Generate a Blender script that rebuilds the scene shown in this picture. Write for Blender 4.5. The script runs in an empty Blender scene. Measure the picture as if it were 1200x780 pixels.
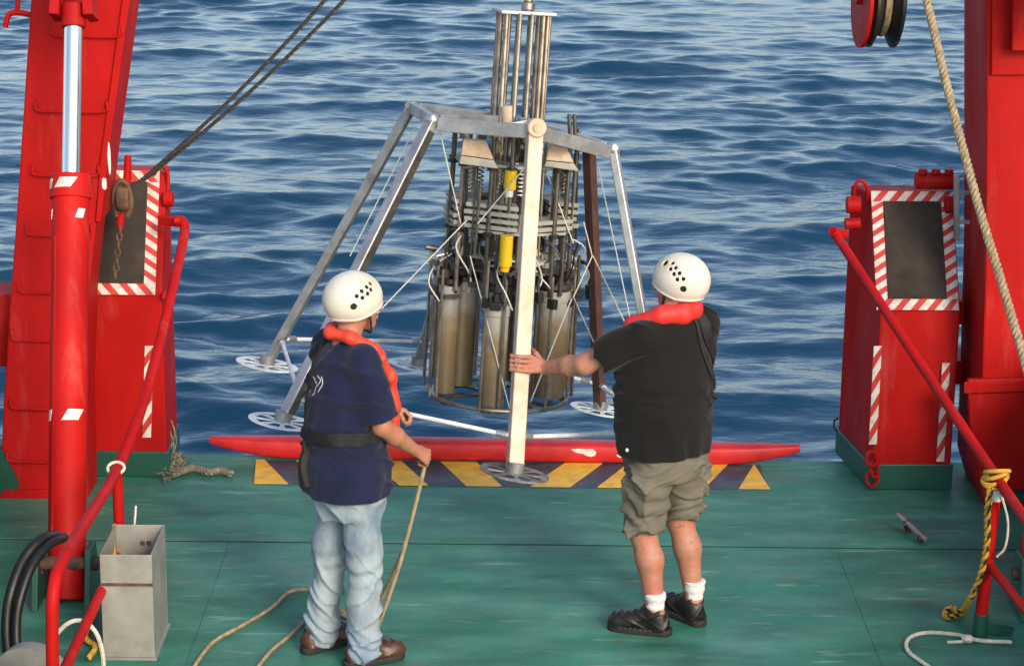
import bpy, math, random
import numpy as np
from mathutils import Matrix, Vector

random.seed(7)
rng = np.random.RandomState(11)
sc = bpy.context.scene
COL = sc.collection
rad = math.radians

# ------------------------------------------------------------------ camera
CAM_H, TH, RHO, FPX = 4.18, rad(15.0), rad(0.6), 2600.0
cr, sr, ct, st = math.cos(RHO), math.sin(RHO), math.cos(TH), math.sin(TH)
r0, u0, f0 = Vector((1, 0, 0)), Vector((0, st, ct)), Vector((0, ct, -st))
c_right, c_up = r0 * cr + u0 * sr, u0 * cr - r0 * sr
cam_d = bpy.data.cameras.new('camera')
cam = bpy.data.objects.new('camera', cam_d)
COL.objects.link(cam)
cam.matrix_world = Matrix(((c_right.x, c_up.x, -f0.x, 0), (c_right.y, c_up.y, -f0.y, 0),
                           (c_right.z, c_up.z, -f0.z, CAM_H), (0, 0, 0, 1)))
cam_d.sensor_width = 36.0
cam_d.lens = FPX / 1200 * 36
cam_d.clip_end = 9000
sc.camera = cam

# ------------------------------------------------------------------ sky, sun, exposure
SUN_EL, SUN_AZ = rad(27), rad(152)      # azimuth clockwise from +Y: behind the camera, to the right
world = bpy.data.worlds.new('World')
sc.world = world
world.use_nodes = True
wn_ = world.node_tree
bg = wn_.nodes['Background']
sky = wn_.nodes.new('ShaderNodeTexSky')
sky.sky_type = 'NISHITA'
sky.sun_disc = False
sky.sun_elevation = SUN_EL
sky.sun_rotation = SUN_AZ
sky.air_density = 1.0
sky.dust_density = 2.0
sky.ozone_density = 0.4
wn_.links.new(sky.outputs[0], bg.inputs[0])
bg.inputs[1].default_value = 0.135
sun_d = bpy.data.lights.new('sun', 'SUN')
sun_d.energy = 1.15
sun_d.angle = rad(16)
sun_d.color = (1.0, 0.84, 0.66)
sun = bpy.data.objects.new('sun', sun_d)
COL.objects.link(sun)
sd = Vector((math.sin(SUN_AZ) * math.cos(SUN_EL), math.cos(SUN_AZ) * math.cos(SUN_EL), math.sin(SUN_EL)))
sun.rotation_euler = sd.to_track_quat('Z', 'Y').to_euler()
sc.view_settings.view_transform = 'Standard'
sc.view_settings.look = 'None'
sc.view_settings.gamma = 1
sc.view_settings.exposure = 0.9
sc.render.resolution_x, sc.render.resolution_y = 1024, 665


def at(px, py, Y):
    """world point at depth Y seen at a position of the 1200x780 photograph"""
    a, b = (px - 600) / FPX, -(py - 390) / FPX
    X, U = a * cr - b * sr, a * sr + b * cr
    d = np.array([X, ct + U * st, -st + U * ct])
    return np.array([0, 0, CAM_H]) + d * (Y / d[1])


def deckpt(px, py, z=0.0):
    d = at(px, py, 1.0) - np.array([0, 0, CAM_H])
    return np.array([0, 0, CAM_H]) + d * ((z - CAM_H) / d[2])


# ------------------------------------------------------------------ materials
MATS = {}


def mat(name, col, rough=0.5, metal=0.0, var=0.15, scale=6.0, bump=0.0, bscale=40.0, col2=None, mix=(0.45, 0.62),
        mscale=3.0, stretch=(1, 1, 1), coat=0.0, col4=None, st4=(1, 1, 1), mix4=(.64, .70), m4scale=3.0, col5=None, mix5=(.70, .76), m5scale=40.0, spec=0.5, rvar=0.0, col3=None, mix3=(0.62, 0.68), m3scale=9.0, sheen=0.0):
    if name in MATS:
        return MATS[name]
    m = bpy.data.materials.new(name)
    m.use_nodes = True
    nt = m.node_tree
    N, L = nt.nodes, nt.links
    b = N['Principled BSDF']
    tc = N.new('ShaderNodeTexCoord')
    mp = N.new('ShaderNodeMapping')
    mp.inputs['Scale'].default_value = stretch
    L.new(tc.outputs['Object'], mp.inputs['Vector'])

    def noise(s, det=5.0, ro=0.55):
        n = N.new('ShaderNodeTexNoise')
        n.inputs['Scale'].default_value = s
        n.inputs['Detail'].default_value = det
        n.inputs['Roughness'].default_value = ro
        L.new(mp.outputs[0], n.inputs['Vector'])
        return n

    n1 = noise(scale)
    r = N.new('ShaderNodeMapRange')
    r.inputs['From Min'].default_value = 0.3
    r.inputs['From Max'].default_value = 0.7
    r.inputs['To Min'].default_value = 1 - var
    r.inputs['To Max'].default_value = 1 + var
    L.new(n1.outputs['Fac'], r.inputs[0])

    def mixc(fac_sock, ca, cb):
        x = N.new('ShaderNodeMix')
        x.data_type = 'RGBA'
        if fac_sock is not None:
            L.new(fac_sock, x.inputs['Factor'])
        for v, i in ((ca, 6), (cb, 7)):
            if isinstance(v, tuple):
                x.inputs[i].default_value = (*v, 1)
            else:
                L.new(v, x.inputs[i])
        return x

    cur = None
    base = tuple(col)
    if col2 is not None:
        n2 = noise(mscale, 8.0, 0.62)
        rr = N.new('ShaderNodeMapRange')
        rr.inputs['From Min'].default_value, rr.inputs['From Max'].default_value = mix
        L.new(n2.outputs['Fac'], rr.inputs[0])
        cur = mixc(rr.outputs[0], base, tuple(col2)).outputs[2]
    if col3 is not None:
        n3 = noise(m3scale, 8.0, 0.65)
        r3 = N.new('ShaderNodeMapRange')
        r3.inputs['From Min'].default_value, r3.inputs['From Max'].default_value = mix3
        L.new(n3.outputs['Fac'], r3.inputs[0])
        cur = mixc(r3.outputs[0], cur if cur is not None else base, tuple(col3)).outputs[2]
    for c_, s4, mx_, sc4 in ((col4, st4, mix4, m4scale), (col5, (1, 1, 1), mix5, m5scale)):
        if c_ is None:
            continue
        mp4 = N.new('ShaderNodeMapping')
        mp4.inputs['Scale'].default_value = s4
        mp4.inputs['Rotation'].default_value = (0, 0, 0.2)
        L.new(tc.outputs['Object'], mp4.inputs['Vector'])
        n6 = N.new('ShaderNodeTexNoise')
        n6.inputs['Scale'].default_value = sc4
        n6.inputs['Detail'].default_value = 9
        n6.inputs['Roughness'].default_value = 0.68
        L.new(mp4.outputs[0], n6.inputs['Vector'])
        r6 = N.new('ShaderNodeMapRange')
        r6.inputs['From Min'].default_value, r6.inputs['From Max'].default_value = mx_
        L.new(n6.outputs['Fac'], r6.inputs[0])
        cur = mixc(r6.outputs[0], cur if cur is not None else base, tuple(c_)).outputs[2]
    mul = N.new('ShaderNodeMix')
    mul.data_type = 'RGBA'
    mul.blend_type = 'MULTIPLY'
    mul.inputs['Factor'].default_value = 1
    if cur is not None:
        L.new(cur, mul.inputs[6])
    else:
        mul.inputs[6].default_value = (*base, 1)
    cmb = N.new('ShaderNodeCombineColor')
    for i in range(3):
        L.new(r.outputs[0], cmb.inputs[i])
    L.new(cmb.outputs[0], mul.inputs[7])
    L.new(mul.outputs[2], b.inputs['Base Color'])
    b.inputs['Metallic'].default_value = metal
    b.inputs['Specular IOR Level'].default_value = spec
    b.inputs['Coat Weight'].default_value = coat
    b.inputs['Sheen Weight'].default_value = sheen
    if rvar:
        r4 = N.new('ShaderNodeMapRange')
        r4.inputs['From Min'].default_value, r4.inputs['From Max'].default_value = 0.3, 0.7
        r4.inputs['To Min'].default_value, r4.inputs['To Max'].default_value = rough - rvar, rough + rvar
        n4 = noise(scale * 0.7)
        L.new(n4.outputs['Fac'], r4.inputs[0])
        L.new(r4.outputs[0], b.inputs['Roughness'])
    else:
        b.inputs['Roughness'].default_value = rough
    if bump:
        n5 = noise(bscale, 6.0, 0.6)
        bp = N.new('ShaderNodeBump')
        bp.inputs['Strength'].default_value = 1.0
        bp.inputs['Distance'].default_value = bump
        L.new(n5.outputs['Fac'], bp.inputs['Height'])
        L.new(bp.outputs[0], b.inputs['Normal'])
    MATS[name] = m
    return m


RED = mat('red_paint', (0.43, 0.008, 0.007), 0.55, spec=0.14, var=0.16, scale=3.5, stretch=(1, 1, .45), bump=0.003, bscale=9, rvar=0.1,
          col2=(0.40, 0.008, 0.009), mix=(0.42, 0.66), mscale=2.2, col3=(0.12, 0.02, 0.012), mix3=(0.655, 0.74), m3scale=9,
          col4=(.46, .05, .045), st4=(3, 3, .5), mix4=(.56, .74), m4scale=2.2, col5=(.10, .03, .015), mix5=(.70, .75), m5scale=18)
REDBAR = mat('red_bar_paint', (0.60, 0.016, 0.02), 0.5, var=0.12, scale=8, bump=0.002, bscale=18,
             col2=(0.46, 0.012, 0.016), mix=(0.45, 0.65), mscale=5, col3=(0.62, 0.5, 0.45), mix3=(0.715, 0.735), m3scale=6)
GREEN = mat('green_deck_paint', (0.030, 0.180, 0.118), 0.5, spec=0.26, var=0.30, scale=3.2, bump=0.0025, bscale=90, rvar=0.14,
            col2=(0.068, 0.225, 0.168), mix=(0.42, 0.62), mscale=2.4, stretch=(0.6, 1.4, 1),
            col3=(0.135, 0.150, 0.115), mix3=(0.60, 0.70), m3scale=4.2,
            col4=(0.16, 0.33, 0.27), st4=(.9, 5, 1), mix4=(.57, .68), m4scale=2.6, col5=(.10, .09, .06), mix5=(.68, .76), m5scale=16)
GREENB = mat('green_bulwark_paint', (0.012, 0.085, 0.060), 0.45, var=0.2, scale=4, bump=0.002, bscale=20)
DARKSEAM = mat('seam_shade', (0.012, 0.03, 0.026), 0.8)  # dark colour standing in for shade in the gaps between deck plates
YEL = mat('yellow_paint', (0.86, 0.52, 0.05), 0.5, var=0.12, scale=12, bump=0.001, col2=(0.72, 0.40, 0.04), mscale=9,
          col3=(0.10, 0.13, 0.10), mix3=(0.66, 0.74), m3scale=16)
NAVYP = mat('dark_strip_paint', (0.035, 0.052, 0.070), 0.5, var=0.25, scale=9, col2=(0.05, 0.10, 0.10), mscale=5)
ALU = mat('aluminium', (0.50, 0.51, 0.52), 0.42, metal=0.75, var=0.15, scale=12, rvar=0.12, bump=0.0008, bscale=60,
          col2=(0.38, 0.38, 0.38), mscale=7)
ALUD = mat('dull_aluminium', (0.33, 0.35, 0.37), 0.5, metal=0.6, var=0.2, scale=10, rvar=0.1, col2=(0.24, 0.24, 0.24), mscale=8)
CREAM = mat('cream_paint', (0.60, 0.50, 0.40), 0.5, var=0.1, scale=10, col2=(0.50, 0.39, 0.27), mscale=8, bump=0.001,
            col3=(0.35, 0.22, 0.12), mix3=(0.69, 0.74), m3scale=22)
CREAMB = mat('tan_gusset', (0.55, 0.43, 0.31), 0.6, var=0.15, scale=10, col2=(0.42, 0.31, 0.22), mscale=9)
BROWNP = mat('brown_leg_paint', (0.085, 0.042, 0.036), 0.45, var=0.25, scale=12, col2=(0.07, 0.035, 0.03), mscale=9)
STEEL = mat('stainless_rod', (0.34, 0.32, 0.29), 0.35, metal=0.85, var=0.2, scale=14, col2=(0.20, 0.18, 0.15), mscale=9)
STEELD = mat('dark_rod', (0.10, 0.095, 0.085), 0.42, metal=0.6, var=0.3, scale=16)
CHROME = mat('chrome_rod', (0.78, 0.79, 0.8), 0.12, metal=1.0, var=0.03, scale=3)
BLACKP = mat('black_plastic', (0.013, 0.013, 0.014), 0.42, var=0.3, scale=20)
RUBBER = mat('black_rubber_panel', (0.034, 0.028, 0.023), 0.66, var=0.3, scale=5, bump=0.002, bscale=25, spec=.25,
             col2=(0.062, 0.047, 0.034), mix=(0.48, 0.7), mscale=4, col3=(0.14, 0.085, 0.04), mix3=(0.67, 0.76), m3scale=4)
LEAD = mat('grey_weight', (0.34, 0.34, 0.31), 0.55, metal=0.2, var=0.2, scale=14, col2=(0.36, 0.36, 0.33), mscale=10)
GALV = mat('grey_sheet_metal', (0.36, 0.36, 0.33), 0.5, metal=0.35, var=0.12, scale=8, bump=0.0015, bscale=14, rvar=0.1,
           col2=(0.30, 0.285, 0.25), mscale=5, col3=(0.15, 0.10, 0.06), mix3=(0.68, 0.75), m3scale=7)
WHITE = mat('white_paint', (0.76, 0.76, 0.74), 0.5, var=0.06, scale=14, col2=(0.60, 0.58, 0.55), mscale=8)
WHITED = mat('white_disc', (0.78, 0.80, 0.81), 0.5, var=0.1, scale=14, col2=(0.60, 0.62, 0.64), mscale=8)
GREYD = mat('worn_grey_disc', (0.11, 0.11, 0.12), 0.55, var=0.35, scale=20, col2=(0.26, 0.26, 0.27), mscale=14)
TAPER = mat('red_tape', (0.55, 0.035, 0.025), 0.5, var=0.1, scale=20)
TAPEW = mat('white_tape', (0.74, 0.71, 0.65), 0.5, var=0.08, scale=18, col2=(0.55, 0.5, 0.44), mscale=14)
ROPE = mat('tan_rope', (0.36, 0.28, 0.17), 0.85, var=0.25, scale=30, bump=0.003, bscale=90, col2=(0.25, 0.19, 0.11), mscale=25)
ROPEW = mat('white_rope', (0.62, 0.58, 0.48), 0.8, var=0.2, scale=40, bump=0.002, bscale=120)
ROPEY = mat('yellow_rope', (0.55, 0.32, 0.035), 0.8, var=0.2, scale=30)
ROPEG = mat('frayed_rope_fibre', (0.24, 0.21, 0.16), 0.9, var=0.4, scale=30)
WIRE = mat('steel_wire', (0.09, 0.085, 0.075), 0.5, metal=0.5, var=0.3, scale=60)
RUST = mat('rusty_steel', (0.075, 0.05, 0.036), 0.75, var=0.4, scale=18, bump=0.003, bscale=40, col2=(0.14, 0.07, 0.035), mscale=9)
LINE = mat('thin_white_line', (0.6, 0.58, 0.52), 0.8, var=0.1)
YPLAST = mat('yellow_plastic', (0.78, 0.50, 0.012), 0.4, var=0.08, scale=10)
SKIN = mat('skin', (0.43, 0.215, 0.145), 0.55, var=0.12, scale=34, bump=0.0012, bscale=110, col2=(0.47, 0.17, 0.11), mix=(.42, .60), mscale=11, col3=(.30, .13, .085), mix3=(.60, .72), m3scale=40)
SKINT = mat('tanned_skin', (0.37, 0.185, 0.115), 0.55, var=0.12, scale=34, bump=0.0012, bscale=110, col2=(0.42, 0.155, 0.095), mix=(.42, .60), mscale=11, col3=(.25, .11, .07), mix3=(.60, .72), m3scale=40)
HAIR = mat('dark_hair', (0.018, 0.012, 0.009), 0.6, var=0.4, scale=60, bump=0.004, bscale=150)
NAVY = mat('navy_cotton', (0.012, 0.016, 0.046), 0.9, var=0.16, scale=7, bump=0.0025, bscale=26, sheen=0.12, spec=0.15)
BLACKC = mat('black_cotton', (0.010, 0.0095, 0.0095), 0.9, var=0.16, scale=7, bump=0.0025, bscale=26, sheen=0.12, spec=0.15)
JEANS = mat('faded_denim', (0.32, 0.385, 0.43), 0.9, var=0.16, scale=9, bump=0.005, bscale=26, col2=(0.155, 0.225, 0.31),
            mix=(0.45, 0.66), mscale=6, stretch=(1, 1, 0.6), spec=0.2)
KHAKI = mat('khaki_cotton', (0.150, 0.136, 0.106), 0.9, var=0.14, scale=9, bump=0.004, bscale=24, spec=0.2)
ORANGE = mat('orange_red_vest', (0.64, 0.050, 0.022), 0.6, var=0.12, scale=14, bump=0.003, bscale=24)
REDV = mat('red_vest', (0.66, 0.028, 0.022), 0.6, var=0.12, scale=14, bump=0.003, bscale=24)
WEBB = mat('black_webbing', (0.011, 0.011, 0.012), 0.75, var=0.3, scale=40, bump=0.001, bscale=200)
HELM = mat('helmet_shell', (0.66, 0.63, 0.56), 0.42, var=0.06, scale=9, col2=(0.60, 0.54, 0.45), mscale=6, bump=0.0005)
LINER = mat('helmet_liner', (0.012, 0.012, 0.012), 0.8)
SOCK = mat('white_sock', (0.74, 0.74, 0.72), 0.9, var=0.08, scale=30, bump=0.003, bscale=80)
SHOEB = mat('black_leather', (0.016, 0.014, 0.013), 0.45, var=0.4, scale=22, bump=0.002, bscale=40)
SHOEBR = mat('brown_leather', (0.075, 0.030, 0.020), 0.4, var=0.3, scale=18, bump=0.002, bscale=40)
SOLE = mat('shoe_sole', (0.022, 0.020, 0.018), 0.7)
EYEM = mat('eye', (0.05, 0.04, 0.035), 0.2)


def tube_material():
    """clear core tube: grey overlying water above, brown mud below, rings of dried mud"""
    m = bpy.data.materials.new('core_tube_mud')
    m.use_nodes = True
    N, L = m.node_tree.nodes, m.node_tree.links
    b = N['Principled BSDF']
    tc = N.new('ShaderNodeTexCoord')
    n = N.new('ShaderNodeTexNoise')
    n.inputs['Scale'].default_value = 7
    n.inputs['Detail'].default_value = 6
    L.new(tc.outputs['Object'], n.inputs['Vector'])
    sp = N.new('ShaderNodeSeparateXYZ')
    L.new(tc.outputs['Object'], sp.inputs[0])
    ad = N.new('ShaderNodeMath')
    ad.operation = 'MULTIPLY_ADD'
    ad.inputs[1].default_value = 0.35
    L.new(n.outputs['Fac'], ad.inputs[0])
    L.new(sp.outputs['Z'], ad.inputs[2])
    cr_ = N.new('ShaderNodeValToRGB')
    e = cr_.color_ramp.elements
    e[0].position, e[0].color = 0.10, (0.14, 0.112, 0.075, 1)
    e[1].position, e[1].color = 0.85, (0.44, 0.44, 0.43, 1)
    for p, c in ((0.35, (0.19, 0.145, 0.09, 1)), (0.52, (0.24, 0.175, 0.10, 1)), (0.60, (0.34, 0.32, 0.28, 1))):
        x = e.new(p)
        x.color = c
    L.new(ad.outputs[0], cr_.inputs[0])
    L.new(cr_.outputs[0], b.inputs['Base Color'])
    b.inputs['Roughness'].default_value = 0.22
    b.inputs['Coat Weight'].default_value = 0.6
    b.inputs['Coat Roughness'].default_value = 0.08
    return m


TUBEM = tube_material()


def water_material():
    m = bpy.data.materials.new('sea_water')
    m.use_nodes = True
    N, L = m.node_tree.nodes, m.node_tree.links
    b = N['Principled BSDF']
    b.inputs['Base Color'].default_value = (0.005, 0.040, 0.088, 1)
    b.inputs['Roughness'].default_value = 0.13
    b.inputs['IOR'].default_value = 1.333
    tc = N.new('ShaderNodeTexCoord')
    mp = N.new('ShaderNodeMapping')
    mp.inputs['Scale'].default_value = (0.7, 1.5, 1)
    mp.inputs['Rotation'].default_value = (0, 0, 0.12)
    L.new(tc.outputs['Object'], mp.inputs[0])
    n = N.new('ShaderNodeTexNoise')
    n.inputs['Scale'].default_value = 3.0
    n.inputs['Detail'].default_value = 4
    n.inputs['Roughness'].default_value = 0.5
    L.new(mp.outputs[0], n.inputs['Vector'])
    bp = N.new('ShaderNodeBump')
    bp.inputs['Distance'].default_value = 0.022
    bp.inputs['Strength'].default_value = 1.0
    L.new(n.outputs['Fac'], bp.inputs['Height'])
    L.new(bp.outputs[0], b.inputs['Normal'])
    return m


WATER = water_material()


# ------------------------------------------------------------------ mesh helpers
def V3(p):
    return np.array([float(p[0]), float(p[1]), float(p[2])])


def frame_of(d):
    d = V3(d)
    d = d / np.linalg.norm(d)
    h = np.array([0, 0, 1.0]) if abs(d[2]) < 0.9 else np.array([1.0, 0, 0])
    a = np.cross(h, d)
    a /= np.linalg.norm(a)
    return a, np.cross(d, a), d


class MB:
    def __init__(s):
        s.v, s.f = [], []

    def add(s, vs, fs):
        o = len(s.v)
        s.v += [tuple(map(float, p)) for p in vs]
        s.f += [tuple(i + o for i in q) for q in fs]
        return s

    def hexa(s, p):   # 8 points: bottom 4 (ccw from above), top 4
        return s.add(p, [(3, 2, 1, 0), (4, 5, 6, 7), (0, 1, 5, 4), (1, 2, 6, 5), (2, 3, 7, 6), (3, 0, 4, 7)])

    def box(s, lo, hi):
        (a, b, c), (d, e, f) = lo, hi
        return s.hexa([(a, b, c), (d, b, c), (d, e, c), (a, e, c), (a, b, f), (d, b, f), (d, e, f), (a, e, f)])

    def bar(s, p0, p1, w, h, up=(0, 0, 1)):
        """rectangular bar from p0 to p1; w sideways, h along up"""
        p0, p1, up = V3(p0), V3(p1), V3(up)
        d = p1 - p0
        d /= np.linalg.norm(d)
        a = np.cross(d, up)
        a /= np.linalg.norm(a)
        u = np.cross(a, d)
        q = []
        for p in (p0, p1):
            q += [p - a * w / 2 - u * h / 2, p + a * w / 2 - u * h / 2, p + a * w / 2 + u * h / 2, p - a * w / 2 + u * h / 2]
        return s.hexa(q)

    def cyl(s, p0, p1, r0, r1=None, n=12, cap=True):
        r1 = r0 if r1 is None else r1
        p0, p1 = V3(p0), V3(p1)
        a, b, _ = frame_of(p1 - p0)
        vs = []
        for p, r in ((p0, r0), (p1, r1)):
            for i in range(n):
                t = 2 * math.pi * i / n
                vs.append(p + (a * math.cos(t) + b * math.sin(t)) * r)
        fs = [(i, (i + 1) % n, n + (i + 1) % n, n + i) for i in range(n)]
        if cap:
            fs += [tuple(range(n - 1, -1, -1)), tuple(range(n, 2 * n))]
        return s.add(vs, fs)

    def tube(s, path, r, n=8, closed=False, ell=1.0):
        P = np.array([V3(p) for p in path])
        m = len(P)
        T = np.gradient(P, axis=0)
        if closed:
            T = np.roll(P, -1, 0) - np.roll(P, 1, 0)
        T /= np.linalg.norm(T, axis=1)[:, None] + 1e-9
        a, _, _ = frame_of(T[0])
        vs = []
        R = np.broadcast_to(np.asarray(r, float), (m,))
        for i in range(m):
            a = a - T[i] * np.dot(a, T[i])
            a /= np.linalg.norm(a) + 1e-9
            b = np.cross(T[i], a)
            for k in range(n):
                t = 2 * math.pi * k / n
                vs.append(P[i] + (a * math.cos(t) + b * math.sin(t) * ell) * R[i])
        fs = []
        mm = m if closed else m - 1
        for i in range(mm):
            j = (i + 1) % m
            for k in range(n):
                fs.append((i * n + k, i * n + (k + 1) % n, j * n + (k + 1) % n, j * n + k))
        if not closed:
            fs += [tuple(range(n - 1, -1, -1)), tuple((m - 1) * n + k for k in range(n))]
        return s.add(vs, fs)

    def prism(s, front, back):
        """two matching polygons"""
        n = len(front)
        fs = [tuple(range(n - 1, -1, -1)), tuple(range(n, 2 * n))]
        fs += [(i, (i + 1) % n, n + (i + 1) % n, n + i) for i in range(n)]
        return s.add(list(front) + list(back), fs)

    def lathe(s, prof, c=(0, 0, 0), axis=(0, 0, 1), n=24):
        a, b, d = frame_of(axis)
        c = V3(c)
        vs = []
        for r, z in prof:
            for i in range(n):
                t = 2 * math.pi * i / n
                vs.append(c + d * z + (a * math.cos(t) + b * math.sin(t)) * max(r, 1e-4))
        m = len(prof)
        fs = [(i * n + k, i * n + (k + 1) % n, (i + 1) * n + (k + 1) % n, (i + 1) * n + k) for i in range(m - 1) for k in range(n)]
        fs += [tuple(range(n - 1, -1, -1)), tuple((m - 1) * n + k for k in range(n))]
        return s.add(vs, fs)

    def ball(s, c, r, n=12, sc_=(1, 1, 1)):
        prof = [(r * math.sin(math.pi * i / (n // 2)), -r * math.cos(math.pi * i / (n // 2))) for i in range(n // 2 + 1)]
        o = len(s.v)
        s.lathe(prof, (0, 0, 0), (0, 0, 1), n)
        for i in range(o, len(s.v)):
            x, y, z = s.v[i]
            s.v[i] = (c[0] + x * sc_[0], c[1] + y * sc_[1], c[2] + z * sc_[2])
        return s

    def build(s, name, m, parent=None, smooth=35, bevel=0.0, label=None, mw=None):
        me = bpy.data.meshes.new(name)
        me.from_pydata(s.v, [], s.f)
        me.validate()
        o = bpy.data.objects.new(name, me)
        COL.objects.link(o)
        me.materials.append(m)
        if smooth:
            me.shade_smooth()
            me.set_sharp_from_angle(angle=rad(smooth))
        if bevel:
            bv = o.modifiers.new('bevel', 'BEVEL')
            bv.width = bevel
            bv.segments = 2
            bv.limit_method = 'ANGLE'
            bv.angle_limit = rad(40)
        if parent is not None:
            o.parent = parent
            if parent.type != 'EMPTY' or mw is not None or parent.parent is not None or tuple(parent.location) != (0, 0, 0):
                pass
        if mw is not None:
            o.matrix_local = mw
        if label:
            o['label'] = label
        return o


def tag(o, label, cat, group=None):
    o['label'], o['category'] = label, cat
    if group:
        o['group'] = group
    return o


def struct(o):
    o['kind'] = 'structure'
    return o


def thing(name, label, cat, loc=(0, 0, 0), group=None):
    """an Empty at the thing's base; its parts are built in world coordinates and shifted under it"""
    o = bpy.data.objects.new(name, None)
    COL.objects.link(o)
    o.location = tuple(map(float, loc))
    o.empty_display_size = 0.2
    return tag(o, label, cat, group)


def under(p, *objs):
    """parent world-space meshes to a thing or part without moving them"""
    for o in objs:
        o.parent = p
        q, off = p, Vector((0, 0, 0))
        while q is not None:
            off += q.location
            q = q.parent
        o.location = -off if False else (o.location - off)
    return objs[0]


def world_part(mb, name, m, p, **k):
    o = mb.build(name, m, None, **k)
    # parents are unrotated, so a plain shift keeps the world position
    off, q = Vector((0, 0, 0)), p
    while q is not None:
        off += Vector(q.location)
        q = q.parent
    o.parent = p
    o.location = -off
    return o


def catmull(pts, k=10):
    P = [V3(p) for p in pts]
    P = [2 * P[0] - P[1]] + P + [2 * P[-1] - P[-2]]
    out = []
    for i in range(1, len(P) - 2):
        for j in range(k):
            t = j / k
            out.append(0.5 * ((2 * P[i]) + (P[i + 1] - P[i - 1]) * t + (2 * P[i - 1] - 5 * P[i] + 4 * P[i + 1] - P[i + 2]) * t * t
                              + (3 * P[i] - P[i - 1] - 3 * P[i + 1] + P[i + 2]) * t ** 3))
    out.append(P[-2])
    return np.array(out)


def strands(path, r, pitch, ns=3, n=6):
    """twisted rope: ns helical strands around a path"""
    P = np.array(path)
    seg = np.linalg.norm(np.diff(P, axis=0), axis=1)
    L_ = np.concatenate([[0], np.cumsum(seg)])
    m = max(8, int(L_[-1] / pitch * 8))
    m = min(m, 900)
    S = np.linspace(0, L_[-1], m)
    Q = np.stack([np.interp(S, L_, P[:, i]) for i in range(3)], 1)
    T = np.gradient(Q, axis=0)
    T /= np.linalg.norm(T, axis=1)[:, None] + 1e-9
    mb = MB()
    a, _, _ = frame_of(T[0])
    A = []
    for i in range(m):
        a = a - T[i] * np.dot(a, T[i])
        a /= np.linalg.norm(a)
        A.append(a.copy())
    A = np.array(A)
    B = np.cross(T, A)
    for k in range(ns):
        ph = 2 * math.pi * (S / pitch + k / ns)
        mb.tube(Q + (A * np.cos(ph)[:, None] + B * np.sin(ph)[:, None]) * r * 0.5, r * 0.56, n)
    return mb


# ------------------------------------------------------------------ implicit surfaces for bodies and clothes
def sd_cone(P, a, b, ra, rb):
    a, b = np.asarray(a, np.float32), np.asarray(b, np.float32)
    d = b - a
    t = np.clip(((P - a) @ d) / (d @ d + 1e-12), 0, 1)
    return np.linalg.norm(P - a - t[:, None] * d, axis=1) - (ra + (rb - ra) * t)


def sd_ell(P, c, r):
    r = np.asarray(r, np.float32)
    q = (P - np.asarray(c, np.float32)) / r
    k = np.linalg.norm(q, axis=1)
    return (k - 1) * float(min(r))


def smin(a, b, k):
    h = np.clip(0.5 + 0.5 * (b - a) / k, 0, 1)
    return b + (a - b) * h - k * h * (1 - h)


def sd_loft(P, keys, e=2.3, yaw=None):
    K = np.array([k[:5] for k in keys], np.float32)
    z = P[:, 2]
    cx, cy, A, B = [np.interp(z, K[:, 0], K[:, i]) for i in range(1, 5)]
    x, y = P[:, 0] - cx, P[:, 1] - cy
    if yaw is not None:
        w = np.interp(z, K[:, 0], yaw)
        x, y = x * np.cos(w) + y * np.sin(w), -x * np.sin(w) + y * np.cos(w)
    q = (np.abs(x / A) ** e + np.abs(y / B) ** e) ** (1 / e)
    d = (q - 1) * np.minimum(A, B)
    return np.maximum(d, np.maximum(K[0, 0] - z, z - K[-1, 0]))


def wob(P, f, seed, n=5):
    r = np.random.RandomState(seed)
    s = np.zeros(len(P), np.float32)
    for i in range(n):
        d = r.normal(size=3)
        d /= np.linalg.norm(d)
        s += np.sin(P @ (d * f * r.uniform(0.7, 1.5)).astype(np.float32) + r.uniform(0, 6.28))
    return s / math.sqrt(n)


def crease(P, f, seed, amp):
    """narrow cloth wrinkles: the zero lines of a warped wave"""
    r = np.random.RandomState(seed)
    out = 0
    for q in range(2):
        th = r.uniform(.35, 1.1) * (1 if q else -1)
        az = r.uniform(0, 3.1)
        d = np.array([math.cos(az) * math.sin(th), math.sin(az) * math.sin(th), math.cos(th)], np.float32)
        ph = P @ (d * f * .75) + 1.3 * wob(P, f * .22, seed + 3 + q, 3)
        m = np.clip(wob(P, f * .30, seed + 7 + q, 3) - .1, 0, 1)
        w = np.sin(ph)
        out = out - amp * m * (np.exp(-(w / .35) ** 2) - .45)
    return out


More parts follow.
